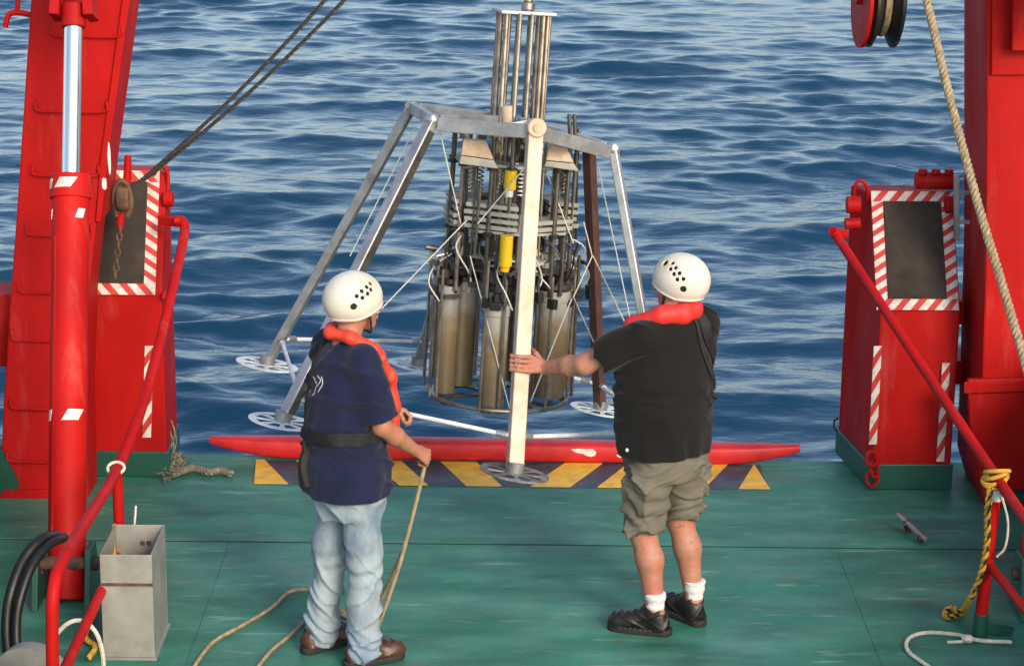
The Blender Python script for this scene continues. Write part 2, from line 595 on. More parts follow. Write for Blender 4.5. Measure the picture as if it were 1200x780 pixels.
def surf(fn, lo, hi, vox, relax=1):
    lo, hi = np.array(lo, float), np.array(hi, float)
    B = 6
    nb = np.ceil((hi - lo) / (vox * B)).astype(int)
    n = nb * B + 1
    cs = [lo[i] + (np.arange(nb[i]) + 0.5) * vox * B for i in range(3)]
    C = np.stack(np.meshgrid(*cs, indexing='ij'), -1).reshape(-1, 3).astype(np.float32)
    fc = fn(C).reshape(nb)
    act = np.abs(fc) < vox * B * 0.87 * 1.7 + 0.012
    big = np.where(fc < 0, -1.0, 1.0).astype(np.float32)
    V = np.ones(n, np.float32)
    V[:-1, :-1, :-1] = np.repeat(np.repeat(np.repeat(big, B, 0), B, 1), B, 2)
    M = np.zeros(n, bool)
    bi = np.argwhere(act)
    for d in np.ndindex(2, 2, 2):
        pass
    for (i, j, k) in bi:
        M[i * B:i * B + B + 1, j * B:j * B + B + 1, k * B:k * B + B + 1] = True
    ii = np.argwhere(M)
    P = (lo + ii * vox).astype(np.float32)
    out = np.empty(len(P), np.float32)
    for s in range(0, len(P), 300000):
        out[s:s + 300000] = fn(P[s:s + 300000])
    V[M] = out
    neg = V < 0
    c = [neg[a:n[0] - 1 + a, b:n[1] - 1 + b, d:n[2] - 1 + d] for a, b, d in np.ndindex(2, 2, 2)]
    tot = sum(x.astype(np.int8) for x in c)
    cells = np.argwhere((tot > 0) & (tot < 8))
    idx = -np.ones(n - 1, np.int64)
    idx[tuple(cells.T)] = np.arange(len(cells))
    acc = np.zeros((len(cells), 3))
    cnt = np.zeros(len(cells))
    for ax in range(3):
        o = [a for a in range(3) if a != ax]
        for p, q in np.ndindex(2, 2):
            a = np.zeros(3, int)
            a[o[0]], a[o[1]] = p, q
            b = a.copy()
            b[ax] = 1
            va = V[tuple((cells + a).T)]
            vb = V[tuple((cells + b).T)]
            m = (va < 0) != (vb < 0)
            t = np.where(m, va / np.where(m, va - vb, 1), 0)
            pt = a + t[:, None] * (b - a)
            acc[m] += pt[m]
            cnt[m] += 1
    vs = lo + (cells + acc / cnt[:, None]) * vox
    fs = []
    for ax in range(3):
        o1, o2 = [(1, 2), (2, 0), (0, 1)][ax]
        sl0 = [slice(0, n[i]) for i in range(3)]
        sl0[ax] = slice(0, n[ax] - 1)
        sl1 = list(sl0)
        sl1[ax] = slice(1, n[ax])
        A, Bv = neg[tuple(sl0)], neg[tuple(sl1)]
        e = np.argwhere(A != Bv)
        e = e[(e[:, o1] > 0) & (e[:, o2] > 0) & (e[:, o1] < n[o1] - 1) & (e[:, o2] < n[o2] - 1)]
        inside = A[tuple(e.T)]
        q = []
        for p1, p2 in ((-1, -1), (0, -1), (0, 0), (-1, 0)):
            g = e.copy()
            g[:, o1] += p1
            g[:, o2] += p2
            q.append(idx[tuple(g.T)])
        q = np.stack(q, 1)
        q[~inside] = q[~inside][:, ::-1]
        fs.append(q)
    fs = np.concatenate(fs)
    fs = fs[(fs >= 0).all(1)]
    for _ in range(relax):
        s = np.zeros_like(vs)
        w = np.zeros(len(vs))
        for a in range(4):
            i, j = fs[:, a], fs[:, (a + 1) % 4]
            np.add.at(s, i, vs[j])
            np.add.at(s, j, vs[i])
            np.add.at(w, i, 1)
            np.add.at(w, j, 1)
        vs = vs * 0.5 + 0.5 * s / np.maximum(w, 1)[:, None]
    return vs, fs


def np_mesh(name, vs, fs, m, parent=None, smooth=True):
    me = bpy.data.meshes.new(name)
    me.vertices.add(len(vs))
    me.vertices.foreach_set('co', np.asarray(vs, np.float32).ravel())
    nl = fs.size
    me.loops.add(nl)
    me.polygons.add(len(fs))
    me.loops.foreach_set('vertex_index', fs.astype(np.int32).ravel())
    me.polygons.foreach_set('loop_start', np.arange(0, nl, fs.shape[1], dtype=np.int32))
    me.update(calc_edges=True)
    me.validate()
    if smooth:
        me.shade_smooth()
    me.materials.append(m)
    o = bpy.data.objects.new(name, me)
    COL.objects.link(o)
    if parent is not None:
        o.parent = parent
    return o


# ================================================================== THE SEA
SEA_Z = -1.9


def build_sea():
    def axis(lo, hi, step_fn, far):
        xs = [lo]
        while xs[-1] < hi:
            xs.append(xs[-1] + step_fn(xs[-1]))
        d = step_fn(hi)
        while xs[-1] < far:
            d *= 1.22
            xs.append(xs[-1] + d)
        d = step_fn(lo)
        pre = []
        x = lo
        while x > -far:
            d *= 1.3
            x -= d
            pre.append(x)
        return np.array(pre[::-1] + xs)
    xs = axis(-16.0, 16.0, lambda x: 0.075, 4000)
    ys = axis(15.0, 62.0, lambda y: 0.055 + 0.0016 * (y - 15), 6000)
    X, Y = np.meshgrid(xs, ys, indexing='xy')
    dx = np.gradient(xs)[None, :] + 0 * Y
    dy = np.gradient(ys)[:, None] + 0 * X
    sp = np.maximum(dx, dy)
    Z = np.zeros_like(X)
    DX = np.zeros_like(X)
    DY = np.zeros_like(X)
    r = np.random.RandomState(5)
    waves = []
    for i in range(16):
        waves.append((r.uniform(1.9, 4.8), r.normal(0.12, 0.38), 0.0040))
    for i in range(34):
        waves.append((r.uniform(0.65, 1.8), r.normal(0.05, 0.50), 0.0050))
    for i in range(50):
        waves.append((r.uniform(0.24, 0.65), r.normal(-0.05, 0.65), 0.0038))
    for lam, th, steep in waves:
        k = 2 * math.pi / lam
        d = (math.sin(th), -math.cos(th))
        ph = k * (X * d[0] + Y * d[1]) + r.uniform(0, 6.28)
        a = steep * lam * np.clip((lam / sp - 2.5) / 3, 0, 1)
        Z += a * np.cos(ph)
        s = np.sin(ph)
        DX -= 0.8 * a * d[0] * s
        DY -= 0.8 * a * d[1] * s
    # uneven wind: patches of calmer and rougher water
    patch = 0.85 + 0.35 * np.sin(X * 0.23 + 0.6 * np.sin(Y * 0.17)) * np.sin(Y * 0.19 + 0.5 * np.sin(X * 0.21) + 1.0)
    Z *= patch
    vs = np.stack([X + DX, Y + DY, SEA_Z + Z], -1).reshape(-1, 3)
    ny, nx = X.shape
    i = np.arange(ny - 1)[:, None] * nx + np.arange(nx - 1)[None, :]
    fs = np.stack([i, i + 1, i + nx + 1, i + nx], -1).reshape(-1, 4)
    struct(np_mesh('sea', vs, fs, WATER))


build_sea()

# ================================================================== THE DECK
EDGE = 12.70
deck = struct(MB().box((-3.4, -7, -0.60), (3.4, EDGE - 0.004, -0.030)).build('deck', DARKSEAM, smooth=0))
for x0, x1, y0, y1 in ((-3.4, 3.4, 11.232, EDGE), (-1.503, 1.748, 8.6, 11.206), (-3.4, -1.505, 7.0, 11.206), (1.750, 3.4, 7.0, 11.206),
                       (-1.502, 1.747, 5.2, 8.585), (-3.4, -1.512, -7, 6.985), (1.757, 3.4, -7, 6.985), (-1.497, 1.742, -7, 5.185)):
    MB().box((x0, y0, -0.029), (x1, y1, 0)).build('deck_plate', GREEN, deck, smooth=0)
struct(MB().prism([(-3.4, EDGE - 0.25, -0.6), (3.4, EDGE - 0.25, -0.6), (3.4, -7, -0.6), (-3.4, -7, -0.6)],
                  [(-3.0, EDGE - 0.7, -3), (3.0, EDGE - 0.7, -3), (3.0, -7, -3), (-3.0, -7, -3)]).build('hull', RED, smooth=0))
MB().box((-3.39, 11.2065, -0.028), (3.39, 11.2315, -0.004)).build('seam_shade_strip', DARKSEAM, deck, smooth=0)  # added dark strip in the groove, its colour imitates the shade there
# painted hazard strip along the edge
strip = MB().box((-1.478, 12.155, 0.0), (1.490, 12.60, 0.004)).build('hazard_strip', NAVYP, deck, smooth=0)
yb, yt = 12.160, 12.595


def stripe(*x4):   # x at bottom-left, bottom-right, top-right, top-left
    a, b, c, d = x4
    MB().prism([(a, yb, 0.0045), (b, yb, 0.0045), (c, yt, 0.0045), (d, yt, 0.0045)],
               [(a, yb, 0.008), (b, yb, 0.008), (c, yt, 0.008), (d, yt, 0.008)]).build('yellow_stripe', YEL, strip, smooth=0)


def sx(px, py):
    return deckpt(px, py)[0]


for q in ((298, 338, 308, 298), (468, 502, 470, 430), (546, 588, 558, 516), (622, 668, 706, 662), (700, 742, 772, 736), (864, 900, 884, 883)):
    stripe(sx(q[0], 567), sx(q[1], 567), sx(q[2], 545), sx(q[3], 545))
for q in ((374, 416, 386, 345), (782, 824, 852, 815)):
    stripe(sx(q[0], 567), sx(q[1], 567), sx(q[2], 545), sx(q[3], 545))

# red bar along the edge
mb = MB()
secs = []
nS = 40
for i in range(nS + 1):
    t = i / nS
    x = -1.80 + 3.53 * t
    e = min(t, 1 - t) * 3.53
    s = (0.12 + 0.88 * (e / 0.40)) ** 0.5 if e < 0.40 else 1.0
    s = min(1.0, s)
    sag = 0.012 * math.sin(t * 5.0)
    secs.append((x, 0.075 * s, 0.060 * s, 0.120 - 0.060 * s + 0.010 * (1 - t) + sag * 0.3))
n = 20
for x, a, b, zc in secs:
    for k in range(n):
        t = 2 * math.pi * k / n
        cs, sn = math.cos(t), math.sin(t)
        mb.v.append((x, 12.655 + a * math.copysign(abs(cs) ** 0.5, cs), zc + b * math.copysign(abs(sn) ** 0.5, sn)))
for i in range(nS):
    for k in range(n):
        mb.f.append((i * n + k, (i + 1) * n + k, (i + 1) * n + (k + 1) % n, i * n + (k + 1) % n))
mb.f += [tuple(range(n)), tuple(nS * n + k for k in range(n - 1, -1, -1))]
t = thing('edge_bar', 'long red bar with tapered ends lying along the deck edge above the yellow stripes', 'bar', (0, 12.655, 0))
world_part(mb, 'bar', REDBAR, t, smooth=50)
for px, py, w, h, sd_ in ((684, 530, .15, .050, 1), (729, 535, .07, .03, 4)):   # bare chipped patch
    mb = MB()
    c = at(px, py, 12.585)
    shape = ((-.5, .42), (-.2, .5), (.1, .44), (.34, .5), (.5, .1), (.46, -.3), (.3, -.5), (.12, -.36), (-.02, -.1), (-.3, .0), (-.42, .2))
    ring = [(c[0] + w * u_, 0, c[2] + h * v_) for u_, v_ in shape]
    mb.prism([(x, 12.5785, z) for x, _, z in ring], [(x, 12.60, z) for x, _, z in ring])
    world_part(mb, 'paint_chip', WHITE, t, smooth=0)
for xb in (-1.2, 0.0, 1.2):
    world_part(MB().box((xb - .03, 12.60, 0.0), (xb + .03, 12.70, .02)), 'mounting_foot', RED, t, smooth=0)


# green bulwarks beyond the gantry
def bulwark(sgn, label):
    t = thing('bulwark', label, 'bulwark', (sgn * 3.15, 8, 0))
    xs_ = sorted((sgn * 3.1, sgn * 3.16))
    world_part(MB().box((xs_[0], -6.5, 0.002), (xs_[1], 12.3, 1.0)), 'plate', GREENB, t, smooth=0)
    world_part(MB().box((sgn * 3.13 - .08, -6.5, 1.0), (sgn * 3.13 + .08, 12.3, 1.04)), 'cap_rail', GREENB, t, smooth=0, bevel=.008)
    for y in np.arange(6.3, 12.2, 0.62):
        a, b, c = (sgn * 3.098, y, 0.0), (sgn * 2.78, y, 0.0), (sgn * 3.098, y, 0.8)
        mid = (sgn * 2.78, y, 0.10)
        f = [a, b, mid, c]
        world_part(MB().prism(f, [(p[0], p[1] + .014, p[2]) for p in f]), 'stiffener', GREENB, t, smooth=0)


bulwark(-1, 'green bulwark with triangular stiffeners behind the red gantry leg and black hoses')
bulwark(1, 'green bulwark with triangular stiffeners behind the red post with yellow rope')


# ================================================================== LOW RED HOUSINGS WITH TAPED PANELS
def tape_strip(parent, P00, P10, P11, P01, nst, off, slant=0.6):
    """white tape quad (P00-P10 along, P01/P11 the other long edge) with slanting red stripes, each a piece"""
    P00, P10, P11, P01, off = map(V3, (P00, P10, P11, P01, off))
    w = MB().prism([P00 + off * .2, P10 + off * .2, P11 + off * .2, P01 + off * .2], [P00 + off, P10 + off, P11 + off, P01 + off])
    tp = world_part(w, 'tape', TAPEW, parent, smooth=0)
    for i in range(nst):
        a0, a1 = (i + .05) / nst, (i + .52) / nst
        s = slant / nst
        q = []
        for u, v in ((a0, 0), (a1, 0), (min(1, a1 + s), 1), (min(1, a0 + s), 1)):
            u = max(0, min(1, u))
            q.append((P00 * (1 - u) + P10 * u) * (1 - v) + (P01 * (1 - u) + P11 * u) * v)
        world_part(MB().prism([p + off * 1.02 for p in q], [p + off * 1.25 for p in q]), 'red_stripe', TAPER, tp, smooth=0)


def housing(name, label, base_in, base_out, back_in, back_out, zk, zt, yk, sgn):
    """front face vertical up to zk, then sloping back to the top zt; sgn: +1 right, -1 left"""
    t = thing(name, label, 'housing', ((base_in[0] + base_out[0]) / 2, (base_in[1] + back_in[1]) / 2, 0))
    bi, bo, ki, ko = [np.array([p[0], p[1], 0.0]) for p in (base_in, base_out, back_in, back_out)]
    up = np.array([0, 0, 1.0])
    sl = np.array([0, yk, 0])
    li = np.array([-sgn * 0.0, 0, 0])
    # side profiles (5 points) on the inner and outer side
    prof_i = [bi + up * .002, ki + up * .002, ki + up * zt, bi + sl + up * zt, bi + up * zk]
    prof_o = [bo + up * .002, ko + up * .002, ko + up * zt, bo + sl + up * zt, bo + up * zk]
    world_part(MB().prism(prof_i, prof_o), 'casing', RED, t, smooth=0, bevel=.012)
    # green painted foot
    g = 0.012
    fi, fo, hi_, ho = bi + np.array([-sgn * g, -g, 0]), bo + np.array([sgn * g, -g, 0]), ki + np.array([-sgn * g, g, 0]), ko + np.array([sgn * g, g, 0])
    q = [fi, fo, ho, hi_]
    if sgn < 0:
        q = [fo, fi, hi_, ho]
    world_part(MB().hexa([p + up * .001 for p in q] + [p + up * .155 for p in q]), 'green_foot', GREENB, t, smooth=0, bevel=.006)
    # sloping panel
    nrm = np.cross(bo - bi, sl + up * (zt - zk)) * 1.0
    nrm = nrm / np.linalg.norm(nrm)
    if nrm[1] > 0:
        nrm = -nrm
    return t, (bi, bo, ki, ko, sl, up, nrm)


def panel_on(t, geo, zk, zt, u0, u1, v0, v1, tape_w, sgn, only_open=False):
    bi, bo, ki, ko, sl, up, nrm = geo

    def S(u, v):   # u across from inner to outer, v up the slope
        lo, hi = bi + up * zk, bi + sl + up * zt
        lo2, hi2 = bo + up * zk, bo + sl + up * zt
        return (lo * (1 - v) + hi * v) * (1 - u) + (lo2 * (1 - v) + hi2 * v) * u
    p = [S(u0, v0), S(u1, v0), S(u1, v1), S(u0, v1)]
    W = np.linalg.norm(S(1, .5) - S(0, .5))
    Hh = np.linalg.norm(S(.5, 1) - S(.5, 0))
    du, dv = tape_w / W, tape_w / Hh
    bp_ = [S(u0 - du * 1.05, v0 - dv * 1.05), S(u1 + du * 1.05, v0 - dv * 1.05), S(u1 + du * 1.05, v1 + dv * 1.05), S(u0 - du * 1.05, v1 + dv * 1.05)]
    world_part(MB().prism([q + nrm * .002 for q in bp_], [q + nrm * .012 for q in bp_]), 'panel_backing', RED, t, smooth=0)
    world_part(MB().prism([q + nrm * .0125 for q in p], [q + nrm * .026 for q in p]), 'rubber_panel', RUBBER, t, smooth=0, bevel=.004)
    off = nrm * .015
    # bottom, top, inner, outer
    tape_strip(t, S(u0 - du, v0 - dv), S(u1 + du, v0 - dv), S(u1 + du, v0), S(u0 - du, v0), 5, off)
    tape_strip(t, S(u0 - du, v1), S(u1 + du, v1), S(u1 + du, v1 + dv), S(u0 - du, v1 + dv), 5, off)
    tape_strip(t, S(u0 - du, v0), S(u0 - du, v1), S(u0, v1), S(u0, v0), 8, off)
    tape_strip(t, S(u1, v0), S(u1, v1), S(u1 + du, v1), S(u1 + du, v0), 8, off)
    return S


# right housing
HR = ((2.086, 12.19), (2.545, 12.20), (1.985, 12.86), (2.50, 12.86))
tR, gR = housing('winch_housing', 'red steel housing with black panel framed in red and white tape, beside the right handrail', *HR, 1.06, 1.66, .42, 1)
SR = panel_on(tR, gR, 1.06, 1.66, .10, .83, .10, .92, .066, 1)
yf = 12.19 - .002
for pxs, nst in (((1024, 405, 1018, 520), 4), ((1104, 425, 1097, 540), 4)):
    a, b = at(pxs[0], pxs[1], yf), at(pxs[2], pxs[3], yf)
    w = np.array([.045, 0, 0])
    tape_strip(tR, b, a, a + w, b + w, nst, np.array([0, -.006, 0]))
# knobs, lugs and chain on top
c = at(1095, 212, 12.60)
mb = MB().cyl(c + [-.11, 0, .0], c + [.11, 0, 0], .05, n=14)
for dx in (-.075, 0, .075):
    mb.cyl(c + [dx, -.03, .045], c + [dx, -.03, .075], .026, n=10)
world_part(mb, 'valve_block', RED, tR, bevel=.004)
world_part(MB().tube(catmull([at(1000, 243, 12.62), at(1002, 218, 12.6), at(1010, 212, 12.6), at(1017, 222, 12.6), at(1017, 240, 12.62)], 6), .011), 'lifting_eye', RED, tR)
world_part(MB().cyl(at(992, 240, 12.5), at(1008, 240, 12.5), .05, n=14), 'hinge_lug', RED, tR, bevel=.004)
world_part(MB().cyl(at(990, 262, 12.5), at(1008, 262, 12.5), .035, n=12), 'hinge_lug', RED, tR, bevel=.004)
world_part(MB().cyl(at(1108, 240, 12.5), at(1118, 240, 12.5), .05, n=14), 'hinge_lug', RED, tR, bevel=.004)
mb = MB()
for k in range(3):
    c = at(1022 + (k % 2) * 3, 537 + k * 12, 12.14)
    th = [(c + np.array([math.cos(a) * (.022 if k % 2 else .034), math.sin(a) * (.034 if k % 2 else .012) - .002, math.sin(a) * .04])) for a in np.linspace(0, 6.283, 14)[:-1]]
    mb.tube(th, .0095, 7, closed=True)
world_part(mb, 'chain', RED, tR)
world_part(MB().tube([at(982, 490, 12.75), at(978, 492, 12.72), at(977, 500, 12.72), at(981, 505, 12.75)], .007), 'ring', RUST, tR)

# left housing
HL = ((-2.000, 12.28), (-2.49, 12.28), (-2.020, 12.82), (-2.48, 12.82))
tL, gL = housing('winch_housing', 'red steel housing with rusty black panel and taped edge, behind the left handrail', *HL, 1.09, 1.74, .30, -1)
SL = panel_on(tL, gL, 1.09, 1.74, .21, .95, .09, .92, .066, -1)
a, b = at(175, 405, 12.28 - .002), at(172, 512, 12.28 - .002)
w = np.array([.05, 0, 0])
tape_strip(tL, b - w * .5, a - w * .5, a + w * .5, b + w * .5, 4, np.array([0, -.006, 0]))
world_part(MB().tube(catmull([at(180, 205, 12.55), at(186, 196, 12.55), at(194, 197, 12.55), at(197, 210, 12.55), at(195, 235, 12.55)], 6), .012), 'lifting_eye', RED, tL)
world_part(MB().cyl(at(192, 233, 12.5), at(203, 233, 12.5), .045, n=14), 'hinge_lug', RED, tL, bevel=.004)
world_part(MB().bar(at(188, 257, 12.3), at(214, 261, 12.2), .05, .05), 'bracket', RED, tL, bevel=.004)
world_part(MB().bar(at(190, 345, 12.25), at(200, 347, 12.25), .04, .04), 'bracket', RED, tL, bevel=.004)


# ================================================================== GANTRY LEGS
def poly_leg(pts, Yf, Yb):
    f = [at(x, y, Yf) for x, y in pts]
    return MB().prism(f, [(p[0], Yb, p[2]) for p in f])


YL = 11.9
gl = thing('gantry_leg', 'tall red steel gantry leg with ladder rungs at the left edge', 'gantry leg', (-2.75, 12.05, 0))
world_part(poly_leg([(0, 574), (4, 470), (12, 350), (20, 240), (36, 0), (46, -130), (172, -130), (148, 0), (121, 190), (104, 340), (100, 470), (104, 612), (44, 610), (34, 592), (22, 579)], YL, YL + .30),
           'girder', RED, gl, smooth=0, bevel=.012)
world_part(poly_leg([(143, 0), (168, -130), (178, -130), (152, 0), (126, 190), (118, 260), (112, 260), (117, 190)], YL - .02, YL + .34), 'edge_flange', RED, gl, smooth=0, bevel=.005)
world_part(poly_leg([(-2, 585), (4, 574), (60, 574), (66, 585)], YL - .03, YL - .001), 'weld_lip', RED, gl, smooth=0, bevel=.004)
for y, xl, xr in ((42, 60, 140), (130, 42, 122), (205, 38, 112), (275, 32, 104), (342, 22, 70), (398, 14, 62), (478, 12, 60), (540, 8, 58)):
    p = [at(xl, y - 12, YL - .002), at(xl, y - 9, YL - .022), at(xl + 3, y, YL - .026), at((xl + xr) / 2, y + 1, YL - .026), at(xr, y + 1, YL - .026), at(xr + 3, y - 9, YL - .022), at(xr + 3, y - 12, YL - .002)]
    world_part(MB().tube(catmull(p, 4), .0062, 7), 'rung', RED, gl)
world_part(MB().tube(catmull([at(38, 18, YL + .1), at(20, 15, YL + .1), at(10, 18, YL + .1), at(6, 32, YL + .1)], 6), .016).tube([at(22, -20, YL + .1), at(20, 16, YL + .1)], .014), 'hook', RED, gl)
world_part(MB().prism([at(-40, 345, 12.15), at(20, 345, 12.15), at(20, 430, 12.15), at(-40, 430, 12.15)], [at(-40, 345, 12.15) + [0, .3, 0], at(20, 345, 12.15) + [0, .3, 0], at(20, 430, 12.15) + [0, .3, 0], at(-40, 430, 12.15) + [0, .3, 0]]), 'side_beam', RED, gl, smooth=0, bevel=.01)
world_part(MB().bar((-2.8, YL + .2, .0), (-2.8, YL + .2, .26), .36, .16, up=(0, 1, 0)), 'pedestal', GREENB, gl, smooth=0, bevel=.01)
for px, py, w_, h_, sd_ in ((128, 186, .016, .20, 2), (122, 215, .030, .07, 3)):
    mb = MB()
    c = at(px, py, YL - .022)
    rr = np.random.RandomState(sd_)
    ring = [c + np.array([w_ / 2 * math.cos(6.283 * i / 18) * rr.uniform(.7, 1.2), 0, h_ / 2 * math.sin(6.283 * i / 18) * rr.uniform(.8, 1.1)]) for i in range(18)]
    mb.prism([p + [0, -.001, 0] for p in ring], [p + [0, .006, 0] for p in ring])
    world_part(mb, 'paint_chip', WHITE, gl, smooth=0)

# right leg
YR = 11.9
gr = thing('gantry_leg', 'tall red steel gantry leg behind the thick tan rope at the right edge', 'gantry leg', (2.9, 12.2, 0))
f = [at(1158, -130, YR), at(1156, 0, YR), at(1155, 300, YR), at(1150, 460, YR), at(1146, 560, YR), at(1160, 610, YR), at(1300, 610, YR), at(1300, -130, YR)]
world_part(MB().prism(f[::-1], [(p[0], YR + .62, p[2]) for p in f[::-1]]), 'girder', RED, gr, smooth=0, bevel=.012)
world_part(poly_leg([(1162, 88), (1290, 88), (1290, -130), (1164, -130)], YR - .022, YR - .002), 'doubler_plate', RED, gr, smooth=0, bevel=.004)
world_part(poly_leg([(1186, 60), (1290, 60), (1290, -130), (1190, -130)], YR - .10, YR - .024), 'cylinder_bracket', RED, gr, smooth=0, bevel=.006)
world_part(poly_leg([(1134, 445), (1290, 440), (1290, 575), (1170, 575), (1136, 500)], YR - .05, YR - .002), 'knee_casing', RED, gr, smooth=0, bevel=.012)
world_part(poly_leg([(1130, 448), (1290, 443), (1290, 456), (1130, 461)], YR - .07, YR - .052), 'flange', RED, gr, smooth=0, bevel=.004)
for z_ in (.92, .56):
    world_part(MB().box((2.56, 12.45, z_), (2.72, 12.75, z_ + .14)), 'cross_tie', RED, gr, smooth=0, bevel=.008)
world_part(MB().box((2.73, YR + .02, 0), (3.08, YR + .55, .42)), 'pedestal', GREENB, gr, smooth=0, bevel=.01)
world_part(MB().bar(at(1121, 205, 12.35), at(1121, 280, 12.35), .03, .03, up=(0, 1, 0)).bar(at(1120, 226, 12.35), at(1140, 226, 12.35), .022, .022).bar(at(1120, 260, 12.35), at(1140, 260, 12.35), .022, .022),
           'grab_handle', ALUD, gr, smooth=0, bevel=.003)


# hydraulic cylinders
def hyd(label, pb, pt, pr, rb, rr_, bands, loc, clev):
    t = thing('hydraulic_cylinder', label, 'hydraulic cylinder', loc)
    pb, pt, pr = V3(pb), V3(pt), V3(pr)
    d = (pt - pb) / np.linalg.norm(pt - pb)
    world_part(MB().cyl(pb, pt, rb, n=32), 'barrel', RED, t, bevel=.006)
    world_part(MB().cyl(pt - d * .12, pt + d * .0015, rb + .010, n=32), 'gland', RED, t, bevel=.004)
    world_part(MB().cyl(pt, pr, rr_, n=28), 'rod', CHROME, t)
    if clev:
        a, b, _ = frame_of(d)
        side = np.array([1.0, 0, 0])
        mb = MB().cyl(pr - d * .02, pr + d * .10, rr_ * 1.35, n=20)
        for s in (-1, 1):
            mb.bar(pr + d * .03 + side * s * .09, pr + d * .55 + side * s * .05, .05, .16, up=(0, 1, 0))
        mb.cyl(pr + d * .2 - side * .17, pr + d * .2 + side * .17, .05, n=16)
        world_part(mb, 'clevis', RED, t, bevel=.004)
    # side oil pipe
    q = np.array([-.058, -rb * .72, 0])
    world_part(MB().tube(catmull([pt - d * .3 + q, pb + d * .42 + q, pb + d * .30 + q + [-.06, 0, 0], pb + d * .15 + q + [-.06, 0, 0]], 8), .012, 8), 'oil_pipe', RED, t)
    # white tape marks as curved patches on the barrel
    for s, a0, a1, h, R_ in bands:
        mb = MB()
        ax, by, _ = frame_of(d)
        ex = np.array([1.0, 0, 0])
        ex -= d * ex.dot(d)
        ex /= np.linalg.norm(ex)
        ey = np.cross(d, ex)
        m = 10
        vs = []
        for rr2 in (R_ - .004, R_ + .002):
            for v in (0, 1):
                for i in range(m + 1):
                    a = rad(a0 + (a1 - a0) * (i / m * .72 + v * .28))
                    vs.append(pb + d * (s + h * v) + (ex * math.sin(a) - ey * math.cos(a)) * rr2)
        k = m + 1
        fs = []
        for i in range(m):
            fs += [(2 * k + i, 2 * k + i + 1, 3 * k + i + 1, 3 * k + i), (i, k + i, k + i + 1, i + 1),
                   (i, i + 1, 2 * k + i + 1, 2 * k + i), (k + i, 3 * k + i, 3 * k + i + 1, k + i + 1)]
        fs += [(0, 2 * k, 3 * k, k), (m, k + m, 3 * k + m, 2 * k + m)]
        mb.add(vs, fs)
        world_part(mb, 'tape_mark', TAPEW, t)
    return t


pb, pt = at(78, 702, 10.35), at(83, 206, 11.15)
pr = at(86, 28, 11.40)
Lb = np.linalg.norm(pt - pb)
hyd('red hydraulic cylinder with bright chrome rod in front of the left gantry leg', pb, pt, pr, .094, .046,
    [(Lb - .075, -85, -48, .05, .104), (Lb - .075, -40, 30, .05, .104), (Lb - .23, -85, -60, .05, .0945), (Lb - .23, 25, 62, .05, .0945), (Lb * .415, -85, -48, .055, .0945), (Lb * .415, -10, 62, .055, .0945)],
    (pb[0], pb[1], 0), True)
pb2, pt2, pr2 = at(1225, 690, 10.35), at(1228, 236, 11.15), at(1232, 20, 11.40)
Lb2 = np.linalg.norm(pt2 - pb2)
hyd('red hydraulic cylinder with white tape marks, cut off by the right edge of the picture', pb2, pt2, pr2, .094, .046,
    [(Lb2 - .075, -88, -40, .05, .104), (Lb2 - .23, -88, -52, .05, .0945), (Lb2 * .415, -88, -44, .055, .0945)], (pb2[0], pb2[1], 0), True)
# cylinder mounting lugs on the deck
for p, lab in ((pb, 'green deck lug holding the foot of the left red hydraulic cylinder'), (pb2, 'green deck lug holding the foot of the right red hydraulic cylinder')):
    t = thing('deck_lug', lab, 'deck lug', (p[0], p[1], 0))
    for s in (-1, 1):
        x = p[0] + s * .13
        q = [(x - .015, p[1] - .16, 0.001), (x - .015, p[1] + .16, 0.001), (x - .015, p[1] + .07, .3), (x - .015, p[1] - .07, .3)]
        world_part(MB().prism(q, [(a + .03, b, c) for a, b, c in q]), 'cheek_plate', GREENB, t, smooth=0, bevel=.004)
    world_part(MB().cyl((p[0] - .17, p[1], .2), (p[0] + .17, p[1], .2), .035, n=14), 'pin', RUST, t)


# ================================================================== HANDRAILS
t = thing('handrail', 'red tubular handrail running down the left side past the grey metal bin', 'handrail', (-1.9, 10.1, 0))
top = [at(204, 258, 12.2), at(215, 261, 12.2), at(214, 285, 12.05), at(190, 390, 11.23), at(165, 480, 10.6), at(137, 550, 10.1), at(100, 612, 9.3)]
top += [at(74, 655, 8.85), at(63, 690, 8.68)]
low = (top[-1][0] - .02, top[-1][1] - .03, 0.0)
top += [(top[-1][0] - .01, top[-1][1] - .03, top[-1][2] - .22), low]
world_part(MB().tube(catmull(top, 10), .0275, 14), 'top_rail', RED, t)
pp = at(137, 552, 10.1)
world_part(MB().cyl(pp, (pp[0] + .0, pp[1] + .02, 0), .026, n=14), 'post', RED, t)
world_part(MB().cyl((pp[0], pp[1] + .02, .36), (low[0] + .02, low[1] + .02, .30), .024, n=12), 'lower_rail', RED, t)
k = at(136, 549, 10.09)
world_part(MB().tube([k + np.array([math.cos(a) * .040, math.sin(a) * .03, math.sin(a) * .02 + .004]) for a in np.linspace(0, 6.283, 15)[:-1]], .008, 6, closed=True), 'rope_turn', ROPEW, t)

